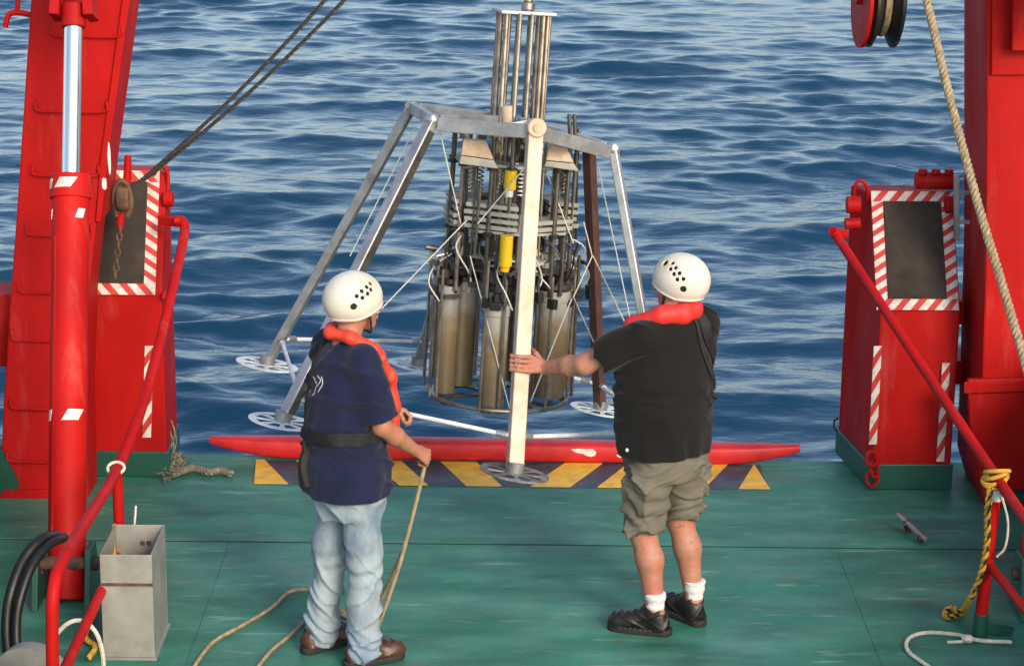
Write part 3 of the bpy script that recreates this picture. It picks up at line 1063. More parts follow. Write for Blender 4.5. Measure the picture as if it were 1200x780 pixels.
t = thing('handrail', 'red tubular handrail running down the right side in front of the taped housing', 'handrail', (2.29, 10.0, 0))
pt_ = at(1168, 560, 10.0)
top = [at(976, 272, 12.12), at(984, 282, 12.08), at(1060, 398, 11.2), at(1168, 560, 10.0), at(1230, 648, 9.2)]
e_ = at(1285, 737, 8.6)
top += [e_, e_ + [.01, -.10, -.03], e_ + [.015, -.17, -.14], np.array([e_[0] + .02, e_[1] - .18, .3]), np.array([e_[0] + .02, e_[1] - .18, 0.0])]
world_part(MB().tube(catmull(top, 8), .026, 14), 'top_rail', RED, t)
foot = deckpt(1148, 745)
world_part(MB().cyl(pt_, foot + [0, 0, .10], .030, n=14), 'post', RED, t)
world_part(MB().cyl(foot + [0, 0, .12], foot, .036, n=12).bar(foot + [.03, 0, .05], foot + [.16, .02, .01], .02, .06), 'post_socket', GREENB, t, bevel=.003)
world_part(MB().cyl(at(1160, 662, 10.0), np.array([e_[0] + .02, e_[1] - .18, .33]), .022, n=12), 'lower_rail', RED, t)
world_part(MB().cyl(at(976, 272, 12.12), at(990, 275, 12.2), .028, n=12), 'bracket', RED, t)

# yellow and black rope lashed to the right post
t = thing('lashing_rope', 'yellow and black braided rope tied round the right handrail post and hanging to the deck', 'rope', (pt_[0], pt_[1], 0))
mb = MB()
for j in range(4):
    c = pt_ + np.array([-.015 + .004 * j, -.01, -.015 + j * .017])
    mb.tube([c + np.array([math.cos(a) * (.052 + .006 * (j % 2)), math.sin(a) * .05, .02 * math.sin(a + j)]) for a in np.linspace(0, 6.283, 17)[:-1]], .0105, 7, closed=True)
world_part(mb, 'knot', ROPEY, t)
path = catmull([at(1160, 572, 9.94), at(1157, 600, 9.93), at(1156, 640, 9.95), at(1147, 680, 9.97), at(1137, 700, 9.98)] + [deckpt(1128, 716, .02), deckpt(1114, 723, .02), deckpt(1107, 719, .02), deckpt(1114, 712, .02), deckpt(1124, 716, .045)], 10)
ya = strands(path, .017, .07, 2, 6)
world_part(ya, 'hanging_tail', ROPEY, t)
world_part(strands(path + np.array([.003, -.006, .004]), .0135, .07, 1, 6), 'black_strand', BLACKP, t)
world_part(MB().tube(catmull([at(1165, 575, 9.95), at(1159, 600, 9.95), at(1156, 635, 9.96)], 8), .006, 6), 'white_cord', ROPEW, t)
world_part(MB().tube(catmull([at(1172, 575, 9.93), at(1181, 610, 9.93), at(1178, 640, 9.93), at(1168, 652, 9.95)], 8), .006, 6), 'white_cord', ROPEW, t)
world_part(MB().cyl(at(1167, 571, 9.97) , at(1168, 585, 9.97), .036, n=12), 'tape_wrap', WHITE, t)

# ================================================================== ROPES AND WIRES
t = thing('deck_rope', 'white rope loop lying on the deck by the foot of the right post', 'rope', deckpt(1100, 750))
path = catmull([deckpt(1185, 752, .012), deckpt(1150, 750, .03), deckpt(1120, 743, .012), deckpt(1085, 741, .012), deckpt(1065, 748, .012), deckpt(1064, 762, .012), deckpt(1085, 778, .012), deckpt(1110, 795, .012)], 10)
world_part(strands(path, .010, .04), 'loop', ROPEW, t)
world_part(MB().tube(catmull([deckpt(1110, 752, .012), deckpt(1128, 751, .018), deckpt(1140, 748, .03)], 6), .008, 6).ball(deckpt(1134, 748, .03), .026, sc_=(1.2, 1, .8)), 'knot', ROPEW, t)

t = thing('hawser', 'thick tan rope running diagonally down in front of the right gantry leg', 'rope', at(1200, 420, 9.6))
path = np.array([at(1070, -60, 11.0), at(1086, 0, 10.8), at(1112, 110, 10.5), at(1145, 235, 10.15), at(1175, 335, 9.85), at(1200, 420, 9.6), at(1240, 560, 9.2), (2.62, 8.75, .45), (2.68, 8.3, .03), (2.60, 7.6, .03), (2.66, 6.6, .03)])
world_part(strands(catmull(path, 12), .0215, .08), 'strands', ROPE, t)

for j, (lab, a, b) in enumerate((('upper of two steel wires running up from the left shackle', (160, 216), (372, 0)), ('lower of two steel wires running up from the left shackle', (166, 213), (394, 0)))):
    p0, p1 = at(*a, 12.05), at(*b, 11.4)
    p2 = p1 + (p1 - p0) * .35
    path = [p0 * (1 - s) + p2 * s + np.array([0, 0, -.06 * math.sin(math.pi * s)]) for s in np.linspace(0, 1, 14)]
    w_ = strands(path, .011, .05, 3, 5).build('wire_rope', WIRE)
    tag(w_, lab, 'wire rope')

t = thing('shackle_block', 'rusty steel block and shackle hanging in front of the left black panel', 'block', at(143, 240, 12.1))
cb = at(145, 232, 12.12)
world_part(MB().cyl(cb + [-.035, 0, 0], cb + [.035, 0, 0], .075, n=20), 'cheek_plates', RUST, t, bevel=.01)
world_part(MB().tube(catmull([cb + [-.04, -.02, -.10], cb + [-.05, -.02, .02], cb + [-.02, -.02, .10], cb + [.03, -.02, .07], cb + [.045, -.02, -.04], cb + [.02, -.02, -.10]], 6), .014, 8), 'shackle', RUST, t)
world_part(MB().cyl(at(150, 182, 12.12), at(149, 215, 12.12), .020, .024, n=12), 'pin', RED, t)
world_part(MB().cyl(at(142, 250, 12.1), at(140, 268, 12.1), .02, n=10), 'pin', RED, t)
mb = MB()
for i in range(7):
    c = at(141 - i * .9, 268 + i * 9, 12.06 + .012 * i) + np.array([0, -.01, 0])
    ex = np.array([1., 0, 0]) if i % 2 else np.array([0, .9, .3])
    mb.tube([c + ex * math.cos(a) * .014 + np.array([0, 0, 1.]) * math.sin(a) * .024 for a in np.linspace(0, 6.283, 11)[:-1]], .0055, 6, closed=True)
world_part(mb, 'chain', RUST, t)

# frayed rope heap by the left housing
t = thing('frayed_rope', 'old frayed grey rope heaped on the deck beside the left housing', 'rope', deckpt(200, 548))
mb = MB()
rr = np.random.RandomState(3)
for i in range(80):
    c = deckpt(199 + rr.normal(0, 6), 548 + rr.normal(0, 4), 0)
    pth = [c + np.array([rr.normal(0, .035), rr.normal(0, .05), .006 + abs(rr.normal(.0, .022))]) for _ in range(6)]
    mb.tube(catmull(pth, 5), rr.uniform(.0025, .006), 5)
for i in range(3):
    c = at(200 + rr.normal(0, 1.5), 492 + i * 7, 12.27)
    mb.tube(catmull([c, c + [.02, -.01, -.08], c + [rr.normal(0, .025), -.02, -.16]], 5), .004, 5)
world_part(mb, 'tangle', ROPEG, t)
path = catmull([deckpt(190, 550, .02), deckpt(210, 553, .02), deckpt(226, 548, .02), deckpt(245, 553, .02), deckpt(258, 551, .02), deckpt(271, 555, .02)], 8)
world_part(strands(path, .022, .07), 'rope_end', ROPEG, t)

# sheave at the top right
t = thing('sheave', 'black grooved sheave with a red side plate hanging at the top right', 'sheave', at(1025, 0, 11.2))
c = at(1026, -2, 11.2)
ax = V3((1, .045, -.02))
ax /= np.linalg.norm(ax)
R_ = .245
world_part(MB().lathe([(.02, -.08), (R_ - .03, -.08), (R_, -.07), (R_, -.055), (R_ - .085, -.012), (R_ - .085, .012), (R_, .055), (R_, .07), (R_ - .03, .08), (.02, .08)], c + ax * .035, ax, 48), 'wheel', BLACKP, t, smooth=30)
world_part(MB().lathe([(.02, 0), (R_ + .004, 0), (R_ + .004, .018), (.02, .018)], c - ax * .075, ax, 48), 'side_plate', RED, t, smooth=30)
world_part(MB().cyl(c - ax * .10, c + ax * .14, .035, n=16), 'axle', RED, t)
a_, b_, _ = frame_of(ax)
world_part(MB().tube([c + ax * .035 + (a_ * math.cos(q) + b_ * math.sin(q)) * (R_ - .07) for q in np.linspace(0, 6.283, 41)[:-1]], .018, 6, closed=True), 'rope_in_groove', ROPE, t)
for s_, z_ in ((-.088, .08), (.135, 0)):
    world_part(MB().bar(c + ax * s_ + [0, 0, z_], c + ax * s_ + [0, 0, .9], .02, .16, up=(0, 1, 0)), 'hanger', RED, t, smooth=0)

# ================================================================== SMALL THINGS, BOTTOM LEFT
t = thing('metal_bin', 'open grey sheet metal bin standing on deck at the lower left', 'bin', (-1.77, 9.8, 0))
x0, x1, y0, y1, hz = -1.895, -1.655, 9.63, 10.04, .52
th_ = .006
world_part(MB().box((x0, y0, .012), (x1, y0 + th_, hz)), 'front_panel', GALV, t, smooth=0, bevel=.002)
world_part(MB().box((x0, y1 - th_, .012), (x1, y1, hz)), 'back_panel', GALV, t, smooth=0, bevel=.002)
world_part(MB().box((x0, y0 + th_, .012), (x0 + th_, y1 - th_, hz)), 'side_panel', GALV, t, smooth=0)
world_part(MB().box((x1 - th_, y0 + th_, .012), (x1, y1 - th_, hz)), 'side_panel', GALV, t, smooth=0)
world_part(MB().box((x0 + th_, y0 + th_, .012), (x1 - th_, y1 - th_, .02)), 'bottom', GALV, t, smooth=0)
world_part(MB().box((x0 - .01, y0 - .012, 0.001), (x1 + .01, y1 + .01, .012)), 'base_plate', GALV, t, smooth=0)
world_part(MB().bar((x0 - .001, y0 - .004, .375), (x1 + .001, y0 - .004, .375), .008, .012), 'weld_bead', RUST, t, smooth=0)
for s_ in (.13, .16):
    world_part(MB().cyl((x0 + s_, y1 - th_ - .006, .43), (x0 + s_, y1 - th_, .43), .012, n=10), 'bolt', RUST, t)
t = tag(MB().cyl((x0 + .05, y1 - .05, .03), at(159, 592, 10.12), .009, n=8).build('steel_rod', ALU), 'thin pale metal rod sticking up out of the grey bin', 'rod')
t = tag(strands(catmull([at(122, 660, 9.9), at(130, 640, 9.95), at(134, 615, 10.06), at(133, 640, 9.98), at(136, 668, 9.9)], 8), .010, .05).build('rope_end', ROPEY), 'short frayed yellow rope end hanging by the back of the grey bin', 'rope')

t1 = [at(66, 626, 10.15), at(48, 632, 10.0), at(28, 655, 9.9), at(14, 690, 9.8), at(8, 725, 9.75), at(10, 765, 9.7), at(20, 800, 9.65)]
t2 = [at(76, 629, 10.12), at(58, 638, 9.98), at(38, 662, 9.85), at(24, 700, 9.75), at(19, 735, 9.7), at(22, 770, 9.65), at(34, 805, 9.6)]
tag(MB().tube(catmull(t1, 10), .026, 12).build('hydraulic_hose', BLACKP), 'outer of two black hydraulic hoses curving down from the left red cylinder', 'hose', 'hoses at the left cylinder')
tag(MB().tube(catmull(t2, 10), .022, 12).build('hydraulic_hose', BLACKP), 'inner of two black hydraulic hoses curving down from the left red cylinder', 'hose', 'hoses at the left cylinder')
tag(MB().tube(catmull([at(50, 778, 9.35), at(60, 752, 9.33), at(78, 731, 9.32), at(96, 727, 9.32), at(112, 740, 9.33), at(120, 765, 9.36), at(122, 800, 9.4)], 10), .0105, 8).build('white_cable', ROPEW), 'white cable bent in a loop at the lower left corner', 'cable')
t = thing('cable_drum', 'grey worn drum rim showing at the bottom left corner', 'drum', (at(22, 790, 9.1)[0], 9.1, 0))
c = at(20, 800, 9.1)
world_part(MB().lathe([(.03, -.2), (.17, -.2), (.185, -.18), (.185, -.10), (.10, -.09), (.10, .09), (.185, .10), (.185, .18), (.17, .2), (.03, .2)], (c[0], 9.1, c[2] - .06), (.25, 1, 0), 40), 'drum', GALV, t)
for s_ in (-.2, .14):
    world_part(MB().box((c[0] + s_, 8.85, .0), (c[0] + s_ + .06, 9.35, max(.05, c[2] - .07))), 'cradle', GREENB, t, smooth=0)
tag(strands(catmull([deckpt(104, 700, .03), deckpt(110, 720, .03), deckpt(100, 745, .03), deckpt(112, 757, .03), deckpt(104, 770, .03)], 8), .014, .05, 2).build('yellow_rope', ROPEY), 'tangled yellow rope on the deck behind the grey bin', 'rope')
# small deck fitting on the right
t = thing('tie_down_fitting', 'small bright metal bar hinged to the deck near the right housing', 'deck fitting', deckpt(1068, 618))
world_part(MB().bar(deckpt(1052, 602, .09), deckpt(1085, 632, .05), .02, .02), 'handle_bar', ALU, t, smooth=0, bevel=.003)
world_part(MB().bar(deckpt(1064, 622, 0), deckpt(1062, 612, .08), .03, .03, up=(0, 1, 0)), 'bracket', RUST, t, smooth=0)
world_part(MB().bar(deckpt(1078, 633, 0), deckpt(1080, 629, .05), .03, .03, up=(0, 1, 0)), 'bracket', RUST, t, smooth=0)
#PART2

# ================================================================== THE LANDER (multi-tube corer hanging over the deck)
LM = np.array([[0.71180546, -0.68200899, 0.16791881], [0.67823212, 0.72954993, 0.08808001], [-0.18257651, 0.0511921, 0.98185803]])
LO = np.array([-0.2727, 11.2366, 0.7263])
RF, RT, LH = 1.15, 0.5537, 1.532


def LW(x, y, z):
    return LO + LM @ np.array([x, y, z])


lander = thing('seabed_corer', 'hanging metal seabed corer with six splayed legs, core tubes and round feet', 'corer', (LO[0], LO[1], 0))
ANG = {'B': 180, 'A': 120, 'F': 60, 'D': 0, 'E': -60, 'C': -120}
FT, TP = {}, {}
for k_, a in ANG.items():
    a = rad(a)
    FT[k_] = LW(RF * math.cos(a), RF * math.sin(a), 0)
    TP[k_] = LW(RT * math.cos(a), RT * math.sin(a), LH)
# nudge two nodes to where the photograph puts them
FT['C'] = at(603, 553, FT['C'][1])
TP['C'] = at(627, 150, TP['C'][1])
FT['B'] = at(331, 493, FT['B'][1])
FT['A'] = at(313, 426, FT['A'][1])
FT['D'] = at(703, 479, FT['D'][1])
TP['D'] = at(690, 172, TP['D'][1])
LEGM = {'B': ALU, 'A': ALUD, 'F': ALUD, 'D': BROWNP, 'E': ALU, 'C': CREAM}
LEGW = {'B': .062, 'A': .060, 'F': .055, 'D': .062, 'E': .055, 'C': .076}
axz = LM[:, 2]


def disc(name_m, c, R, th, n=8):
    """round foot plate with a ring of holes"""
    mb = MB()
    ex, ey = LM[:, 0], LM[:, 1]
    seg = 4
    rad_in, rad_h0, rad_h1 = .0, R * .30, R * .80

    def P(r, a, z):
        return c + ex * (r * math.cos(a)) + ey * (r * math.sin(a)) + axz * z

    def ringseg(ra, rb, a0, a1, m):
        for i in range(m):
            b0, b1 = a0 + (a1 - a0) * i / m, a0 + (a1 - a0) * (i + 1) / m
            mb.hexa([P(ra, b0, 0), P(rb, b0, 0), P(rb, b1, 0), P(ra, b1, 0), P(ra, b0, th), P(rb, b0, th), P(rb, b1, th), P(ra, b1, th)])
    full = 2 * math.pi
    ringseg(rad_h1, R, 0, full, 32)
    ringseg(.006, rad_h0, 0, full, 32)
    for i in range(n):
        a0 = full * i / n
        ringseg(rad_h0, rad_h1, a0, a0 + full / n * .30, 2)
    return mb


for k_ in 'ABFDEC':
    p, q = FT[k_], TP[k_]
    d = (q - p) / np.linalg.norm(q - p)
    out = p - LO
    lg = world_part(MB().bar(p + d * .012, q, LEGW[k_], LEGW[k_] * .8, up=out), 'leg', LEGM[k_], lander, smooth=0, bevel=.006,
                    label={'C': 'cream painted front leg', 'D': 'dark brown leg'}.get(k_))
    if k_ in 'AB':
        sd2 = np.cross(d, out / np.linalg.norm(out))
        sd2 = sd2 / np.linalg.norm(sd2) * (1 if np.cross(d, out)[0] > 0 else -1)
        world_part(MB().bar(p + d * .05 + sd2 * LEGW[k_] * .62, q - d * .06 + sd2 * LEGW[k_] * .62, LEGW[k_] * .22, LEGW[k_] * .5, up=out), 'leg_channel', STEELD, lander, smooth=0)
    world_part(disc(None, p - axz * .006, .170, .005), 'foot_disc', GREYD if k_ == 'C' else WHITED, lander, smooth=0)
    world_part(MB().cyl(p, p + axz * .05, .042, n=16), 'foot_hub', ALUD, lander)
order = 'ABCEDF'
# perimeter brace ring just above the feet
BR = {k_: FT[k_] + (TP[k_] - FT[k_]) * .10 for k_ in order}
for a, b in zip(order, order[1:] + order[:1]):
    p, q = BR[a], BR[b]
    d = (q - p) / np.linalg.norm(q - p)
    world_part(MB().cyl(p + d * .03, q - d * .03, .011, n=8), 'brace', WHITED, lander)
    world_part(MB().cyl(p + d * .05, p + d * .10, .017, n=10), 'brace_coupling', ALU, lander)
    world_part(MB().cyl(q - d * .10, q - d * .05, .017, n=10), 'brace_coupling', ALU, lander)
# top ring beams
for a, b in zip(order, order[1:] + order[:1]):
    w_ = .070 if a in 'BC' else .055
    p, q = TP[a], TP[b]
    d = (q - p) / np.linalg.norm(q - p)
    dz = -axz * (.02 if 'C' in (a, b) else .0)
    world_part(MB().bar(p + d * .035 + dz, q - d * .035 + dz, .045, w_, up=axz), 'ring_beam', ALUD if a in 'BAF' else ALU, lander, smooth=0, bevel=.004)
# cream node on the front leg head
c = TP['C']
nn = c - (LO + axz * LH)
nn /= np.linalg.norm(nn)
world_part(MB().cyl(c - nn * .05, c + nn * .055, .048, n=20), 'leg_head', CREAM, lander, bevel=.006)
world_part(MB().cyl(c + nn * .055, c + nn * .063, .022, n=14), 'bolt', CREAMB, lander)
for s_ in 'BAFDE':
    world_part(MB().ball(TP[s_], .038, 10), 'leg_head', ALU, lander)
# gusset plate beside the node
gp = [c - axz * .05, c + axz * .045, TP['B'] * .35 + c * .65 + axz * .0, TP['B'] * .35 + c * .65 - axz * .06]
gp2 = [g - nn * .06 for g in gp]
world_part(MB().prism(gp2, [g - nn * .012 for g in gp2]), 'gusset', WHITED, lander, smooth=0)

# inner unit: origin low at the tubes, axis towards the tower top
UO = at(584, 470, 11.32)
UT = at(613, 30, 11.44)
uz = (UT - UO)
ULEN = np.linalg.norm(uz)
uz /= ULEN
ux = np.array([math.cos(rad(12)), math.sin(rad(12)), 0])
ux -= uz * ux.dot(uz)
ux /= np.linalg.norm(ux)
uy = np.cross(uz, ux)


def U(x, y, z):
    return UO + ux * x + uy * y + uz * z


def up(r, adeg, z):
    return U(r * math.cos(rad(adeg)), r * math.sin(rad(adeg)), z)


ZS = ULEN / 2.07
# tubes
TUBE_Z0, TUBE_Z1 = .065, .62
mtx = Matrix(((ux[0], uy[0], uz[0], 0), (ux[1], uy[1], uz[1], 0), (ux[2], uy[2], uz[2], 0), (0, 0, 0, 1)))
tube_list = [(-.31, -.06, .056, .0), (-.215, .05, .078, .02), (-.092, -.25, .064, -.06), (-.30, .16, .056, .03), (.075, -.20, .030, .0), (.235, -.12, .086, .0),
             (.335, .03, .058, .01), (.28, .20, .06, .02), (-.13, .28, .06, .02), (.16, .28, .06, .02)]
tubes_ang = []
for i, (tx, ty, tr, dz_) in enumerate(tube_list):
    r, a = math.hypot(tx, ty), math.degrees(math.atan2(ty, tx))
    tubes_ang.append((a, r))
    o = MB().lathe([(tr - .006, 0), (tr, 0), (tr, .51), (tr + .004, .515), (tr + .004, .57), (tr - .008, .57)], n=24).build('core_tube', TUBEM if tr > .04 else STEELD)
    p = up(r, a, TUBE_Z0 + dz_)
    o.parent = lander
    m4 = mtx.copy()
    m4.translation = Vector(p - np.array(lander.location))
    o.matrix_local = m4
    lid = world_part(MB().cyl(up(r, a, .645), up(r, a, .675), tr + .008, n=18), 'tube_lid', STEELD if i % 2 else BLACKP, lander, bevel=.004)
    world_part(MB().bar(up(r - .11, a, .70), up(r + .05, a, .70), .035, .03, up=uz), 'lid_arm', BLACKP if i % 3 else RUST, lid, smooth=0)
    world_part(MB().bar(up(r + .03, a, .58), up(r + .03, a, .72), .03, .03, up=ux), 'lid_link', BLACKP, lid, smooth=0)
    world_part(MB().cyl(up(r + tr + .012, a + 8, .05), up(r + tr + .012, a + 8, .72), .008, n=8), 'guide_bar', STEEL, lander)
    world_part(MB().bar(up(r - .02, a, .575), up(r + tr + .02, a, .575), .06, .04, up=uz), 'tube_clamp', BLACKP, lander, smooth=0, bevel=.006)
    world_part(MB().bar(up(r + .02, a - 9, .015), up(r + .02, a + 14, .015), .03, .012, up=uz), 'core_catcher', STEELD, lander, smooth=0)
# bottom ring with spokes
ring = [up(.36, a, .035) for a in np.arange(0, 360, 15)]
world_part(MB().tube(ring, .012, 7, closed=True), 'bottom_ring', STEEL, lander)
for a in range(10, 370, 60):
    world_part(MB().bar(up(.08, a, .037), up(.355, a, .037), .025, .014, up=uz).bar(up(.2, a - 14, .037), up(.355, a + 10, .037), .02, .012, up=uz), 'spoke', STEELD, lander, smooth=0)


def oct_plate(z0, z1, R, ri, cut=22.5, n=8):
    mb = MB()
    o_ = [360 / n * i + cut for i in range(n)]
    for i in range(n):
        a, b = o_[i], o_[(i + 1) % n]
        mb.hexa([up(ri, a, z0), up(R, a, z0), up(R, b, z0), up(ri, b, z0), up(ri, a, z1), up(R, a, z1), up(R, b, z1), up(ri, b, z1)])
    return mb


# carriage above the tubes
world_part(oct_plate(.74, .752, .34, .15), 'carriage_plate', STEELD, lander, smooth=0)
world_part(oct_plate(.80, .81, .30, .12), 'carriage_plate', LEAD, lander, smooth=0)
# trigger mechanisms and loose fittings, one cluster per tube head
rr = np.random.RandomState(8)
for i, (a, r) in enumerate(tubes_ang):
    for j in range(14):
        mb = MB()
        c = up(r + rr.normal(0, .05), a + rr.normal(0, 11), .66 + rr.uniform(-.09, .18))
        d = rr.normal(size=3)
        d /= np.linalg.norm(d)
        if j % 3 == 0:
            mb.cyl(c - d * .03, c + d * .03, rr.uniform(.006, .014), n=8)
        elif j % 3 == 1:
            mb.bar(c - d * .04, c + d * .04, rr.uniform(.012, .03), rr.uniform(.008, .02), up=(.1, .2, 1))
        else:
            mb.bar(c - d * .02, c + d * .02, .03, .03, up=(.3, .1, 1))
        world_part(mb, 'trigger_fitting', (BLACKP, STEELD, STEEL, CREAMB, BLACKP, STEELD, LEAD)[(i * 3 + j) % 7], lander, smooth=30)
    if i % 2 == 0:
        c = up(r + .09, a, .74)
        e_ = up(r + .15, a + 8, .66)
        f_ = up(r + .11, a + 14, .57)
        world_part(MB().tube(catmull([up(r, a, .80), c, e_, f_], 6), .0042, 6), 'release_cord', LINE, lander)
# stacked ballast plates
for zi in range(4):
    z0 = .965 + zi * .036
    for q in range(6):
        if q == 4 and zi > 1:
            continue
        a0, a1 = 30 + q * 60 + 6, 30 + q * 60 + 54
        mb = MB()
        Ro, Ri = .352 + .012 * ((zi * 5 + q * 3) % 4) / 3, .20
        mb.hexa([up(Ri, a0, z0), up(Ro, a0, z0), up(Ro, a1, z0), up(Ri, a1, z0), up(Ri, a0, z0 + .022), up(Ro, a0, z0 + .022), up(Ro, a1, z0 + .022), up(Ri, a1, z0 + .022)])
        world_part(mb, 'ballast_plate', LEAD, lander, smooth=0, bevel=.003)
world_part(oct_plate(.945, .958, .345, .13, 0), 'ballast_tray', LEAD, lander, smooth=0)
world_part(oct_plate(1.285, 1.300, .33, .14, 0), 'upper_plate', LEAD, lander, smooth=0)
# main vertical rods
for a in (182, 205, 238, 256, 302, 318, 338, 352, 20, 55, 90, 125, 155):
    world_part(MB().cyl(up(.325, a, .62), up(.325, a, 1.46), .013, n=10), 'carriage_rod', STEEL if a % 2 else STEELD, lander)
    for zz in (.93, 1.27):
        world_part(MB().cyl(up(.325, a, zz), up(.325, a, zz + .022), .026, n=8), 'rod_nut', BLACKP, lander)
for a in (186, 243, 284, 297, 343):
    world_part(MB().cyl(up(.385, a, .03 + .03 * (a % 3)), up(.375, a, .70 + .04 * (a % 4)), .0085, n=8), 'side_rod', STEELD if a % 3 else STEEL, lander)
    world_part(MB().bar(up(.36, a, .60 + .02 * (a % 3)), up(.41, a, .60 + .02 * (a % 3)), .03, .05, up=uz), 'rod_clip', BLACKP, lander, smooth=0)
    world_part(MB().cyl(up(.30, a + 5, .80), up(.29, a + 5, 1.44), .006, n=6), 'thin_rod', STEEL, lander)
for x_, y_ in ((-.09, -.07), (-.05, -.10), (.04, -.10), (.09, -.07), (.08, .08), (-.08, .08), (0, .12)):
    world_part(MB().cyl(U(x_, y_, .30), U(x_, y_, 1.46), .016, n=10), 'centre_rod', STEEL, lander)
world_part(MB().cyl(U(.015, 0, .12), U(.015, 0, 1.5), .045, n=16), 'centre_column', STEELD, lander)
rr = np.random.RandomState(31)
for i in range(22):
    a, r, z0 = rr.uniform(175, 365), rr.uniform(.16, .37), rr.uniform(.60, .90)
    world_part(MB().cyl(up(r, a, z0), up(r + rr.normal(0, .015), a + rr.normal(0, 3), z0 + rr.uniform(.25, .60)), rr.uniform(.005, .011), n=7), 'thin_rod', (STEELD, STEELD, STEEL, BLACKP)[i % 4], lander)
for i in range(9):
    a = 180 + i * 22
    w1, w2, w3 = up(.20 + .1 * rr.rand(), a, .95), up(.36 + .05 * rr.rand(), a + 10, .86), up(.34, a + 22, .72)
    world_part(MB().tube(catmull([w1, w2, w3, up(.30, a + 16, .62)], 6), .0045, 6), 'hose', (BLACKP, LINE, STEELD)[i % 3], lander)
# light springs and tubes between the plates
for i, a in enumerate((195, 215, 246, 270, 325, 345)):
    pts = [up(.26 + .018 * math.cos(q), a + 6 * math.sin(q), 1.13 + .15 * q / 44) for q in np.linspace(0, 44, 80)]
    world_part(MB().tube(pts, .004, 5), 'spring', (WHITED, STEEL, LEAD)[i % 3], lander)
rr = np.random.RandomState(21)
for i in range(26):
    a = rr.uniform(180, 360)
    r = rr.uniform(.12, .30)
    z = rr.choice([rr.uniform(1.14, 1.42), rr.uniform(.78, .93)])
    p = up(r, a, z)
    d = rr.normal(size=3) * [.6, .6, 1]
    d /= np.linalg.norm(d)
    mbx = MB().cyl(p - d * rr.uniform(.02, .08), p + d * .04, rr.uniform(.006, .016), n=8) if i % 2 else MB().bar(p - d * .03, p + d * .03, .04, .03, up=(.2, .1, 1))
    world_part(mbx, 'fitting', (STEELD, STEEL, LEAD, BLACKP, CREAMB, WHITED)[i % 6], lander, smooth=30)
# yellow damper
world_part(MB().cyl(at(592, 312, 10.97), at(594, 276, 10.97), .033, n=16).cyl(at(591, 318, 10.97), at(592, 312, 10.97), .024, n=12), 'damper', YPLAST, lander, bevel=.004)
world_part(MB().cyl(at(597, 222, 11.05), at(599, 200, 11.05), .031, n=16), 'damper', YPLAST, lander, bevel=.004)
world_part(MB().cyl(at(596, 230, 11.05), at(597, 222, 11.05), .022, n=12), 'damper_end', WHITED, lander)
# tan gusset blocks and top plate under the tower
for (xa, xb, xc, xd), (yt_, ym, yb_), Yg in (((540, 578, 571, 544), (164, 184, 196), 11.02), ((640, 672, 676, 645), (170, 188, 199), 11.05)):
    f = [at(xa, yt_ + 18, Yg), at(xa + 3, yt_, Yg), at(xb - 8, yt_ + 2, Yg), at(xb, ym + 3, Yg)]
    world_part(MB().prism(f, [p + np.array([0, .05, 0]) for p in f]), 'gusset_block', CREAMB, lander, smooth=0, bevel=.004)
    f = [at(xa, yt_ + 19, Yg), at(xb, ym + 4, Yg), at(xb + 6, yb_ + 2, Yg), at(xa - 2, yb_ - 4, Yg)]
    world_part(MB().prism(f, [p + np.array([0, .05, 0]) for p in f]), 'gusset_flange', LEAD, lander, smooth=0, bevel=.003)
world_part(oct_plate(1.455, 1.475, .34, .10, 10, 6), 'top_plate', ALUD, lander, smooth=0)
# spider arms from tower foot to ring
for k_ in 'ABFDEC':
    base = U(0, 0, 1.50)
    d = TP[k_] - base
    world_part(MB().bar(base + d * .22, base + d * .93, .035, .05, up=uz), 'spider_arm', ALU if k_ in 'DE' else ALUD, lander, smooth=0, bevel=.004)
# tower
for x_, y_ in ((-.130, -.05), (-.108, -.09), (-.045, -.12), (.018, -.12), (.085, -.09), (.112, -.07), (.132, -.02), (.10, .09), (-.10, .09), (0, .12), (-.125, .03), (.06, .11), (-.05, .12)):
    world_part(MB().cyl(U(x_, y_, 1.40), U(x_, y_, 2.06), .0135, n=10), 'tower_rod', STEEL, lander)
world_part(MB().hexa([U(a, b, z) for z in (2.05, 2.068) for a, b in ((-.145, -.13), (.145, -.13), (.145, .13), (-.145, .13))]), 'tower_head_plate', ALU, lander, smooth=0, bevel=.004)
sw = world_part(MB().cyl(U(.02, 0, 2.07), U(.02, 0, 2.11), .036, n=16).cyl(U(.02, 0, 2.11), U(.02, 0, 2.145), .024, n=16), 'swivel', STEEL, lander, bevel=.004)
world_part(MB().tube([U(.02 + .034 * math.cos(q), 0, 2.18 + .04 * math.sin(q)) for q in np.linspace(0, 6.283, 19)[:-1]], .014, 8, closed=True), 'lifting_shackle', ALU, sw)
world_part(MB().bar(at(561, 147, 11.5), at(586, 128, 11.5), .02, .03), 'strut', STEELD, lander, smooth=0)
world_part(MB().bar(at(537, 150, 11.5), at(562, 149, 11.5), .02, .03), 'strut', STEELD, lander, smooth=0)
world_part(MB().cyl(at(596, 148, 11.3), at(594, 124, 11.3), .034, n=12), 'pulley_cheek', CREAMB, lander)
for x_ in (668, 674, 541):
    world_part(MB().cyl(at(x_, 162, 11.2), at(x_ - 1, 134, 11.2), .010, n=8), 'stud', STEELD, lander)
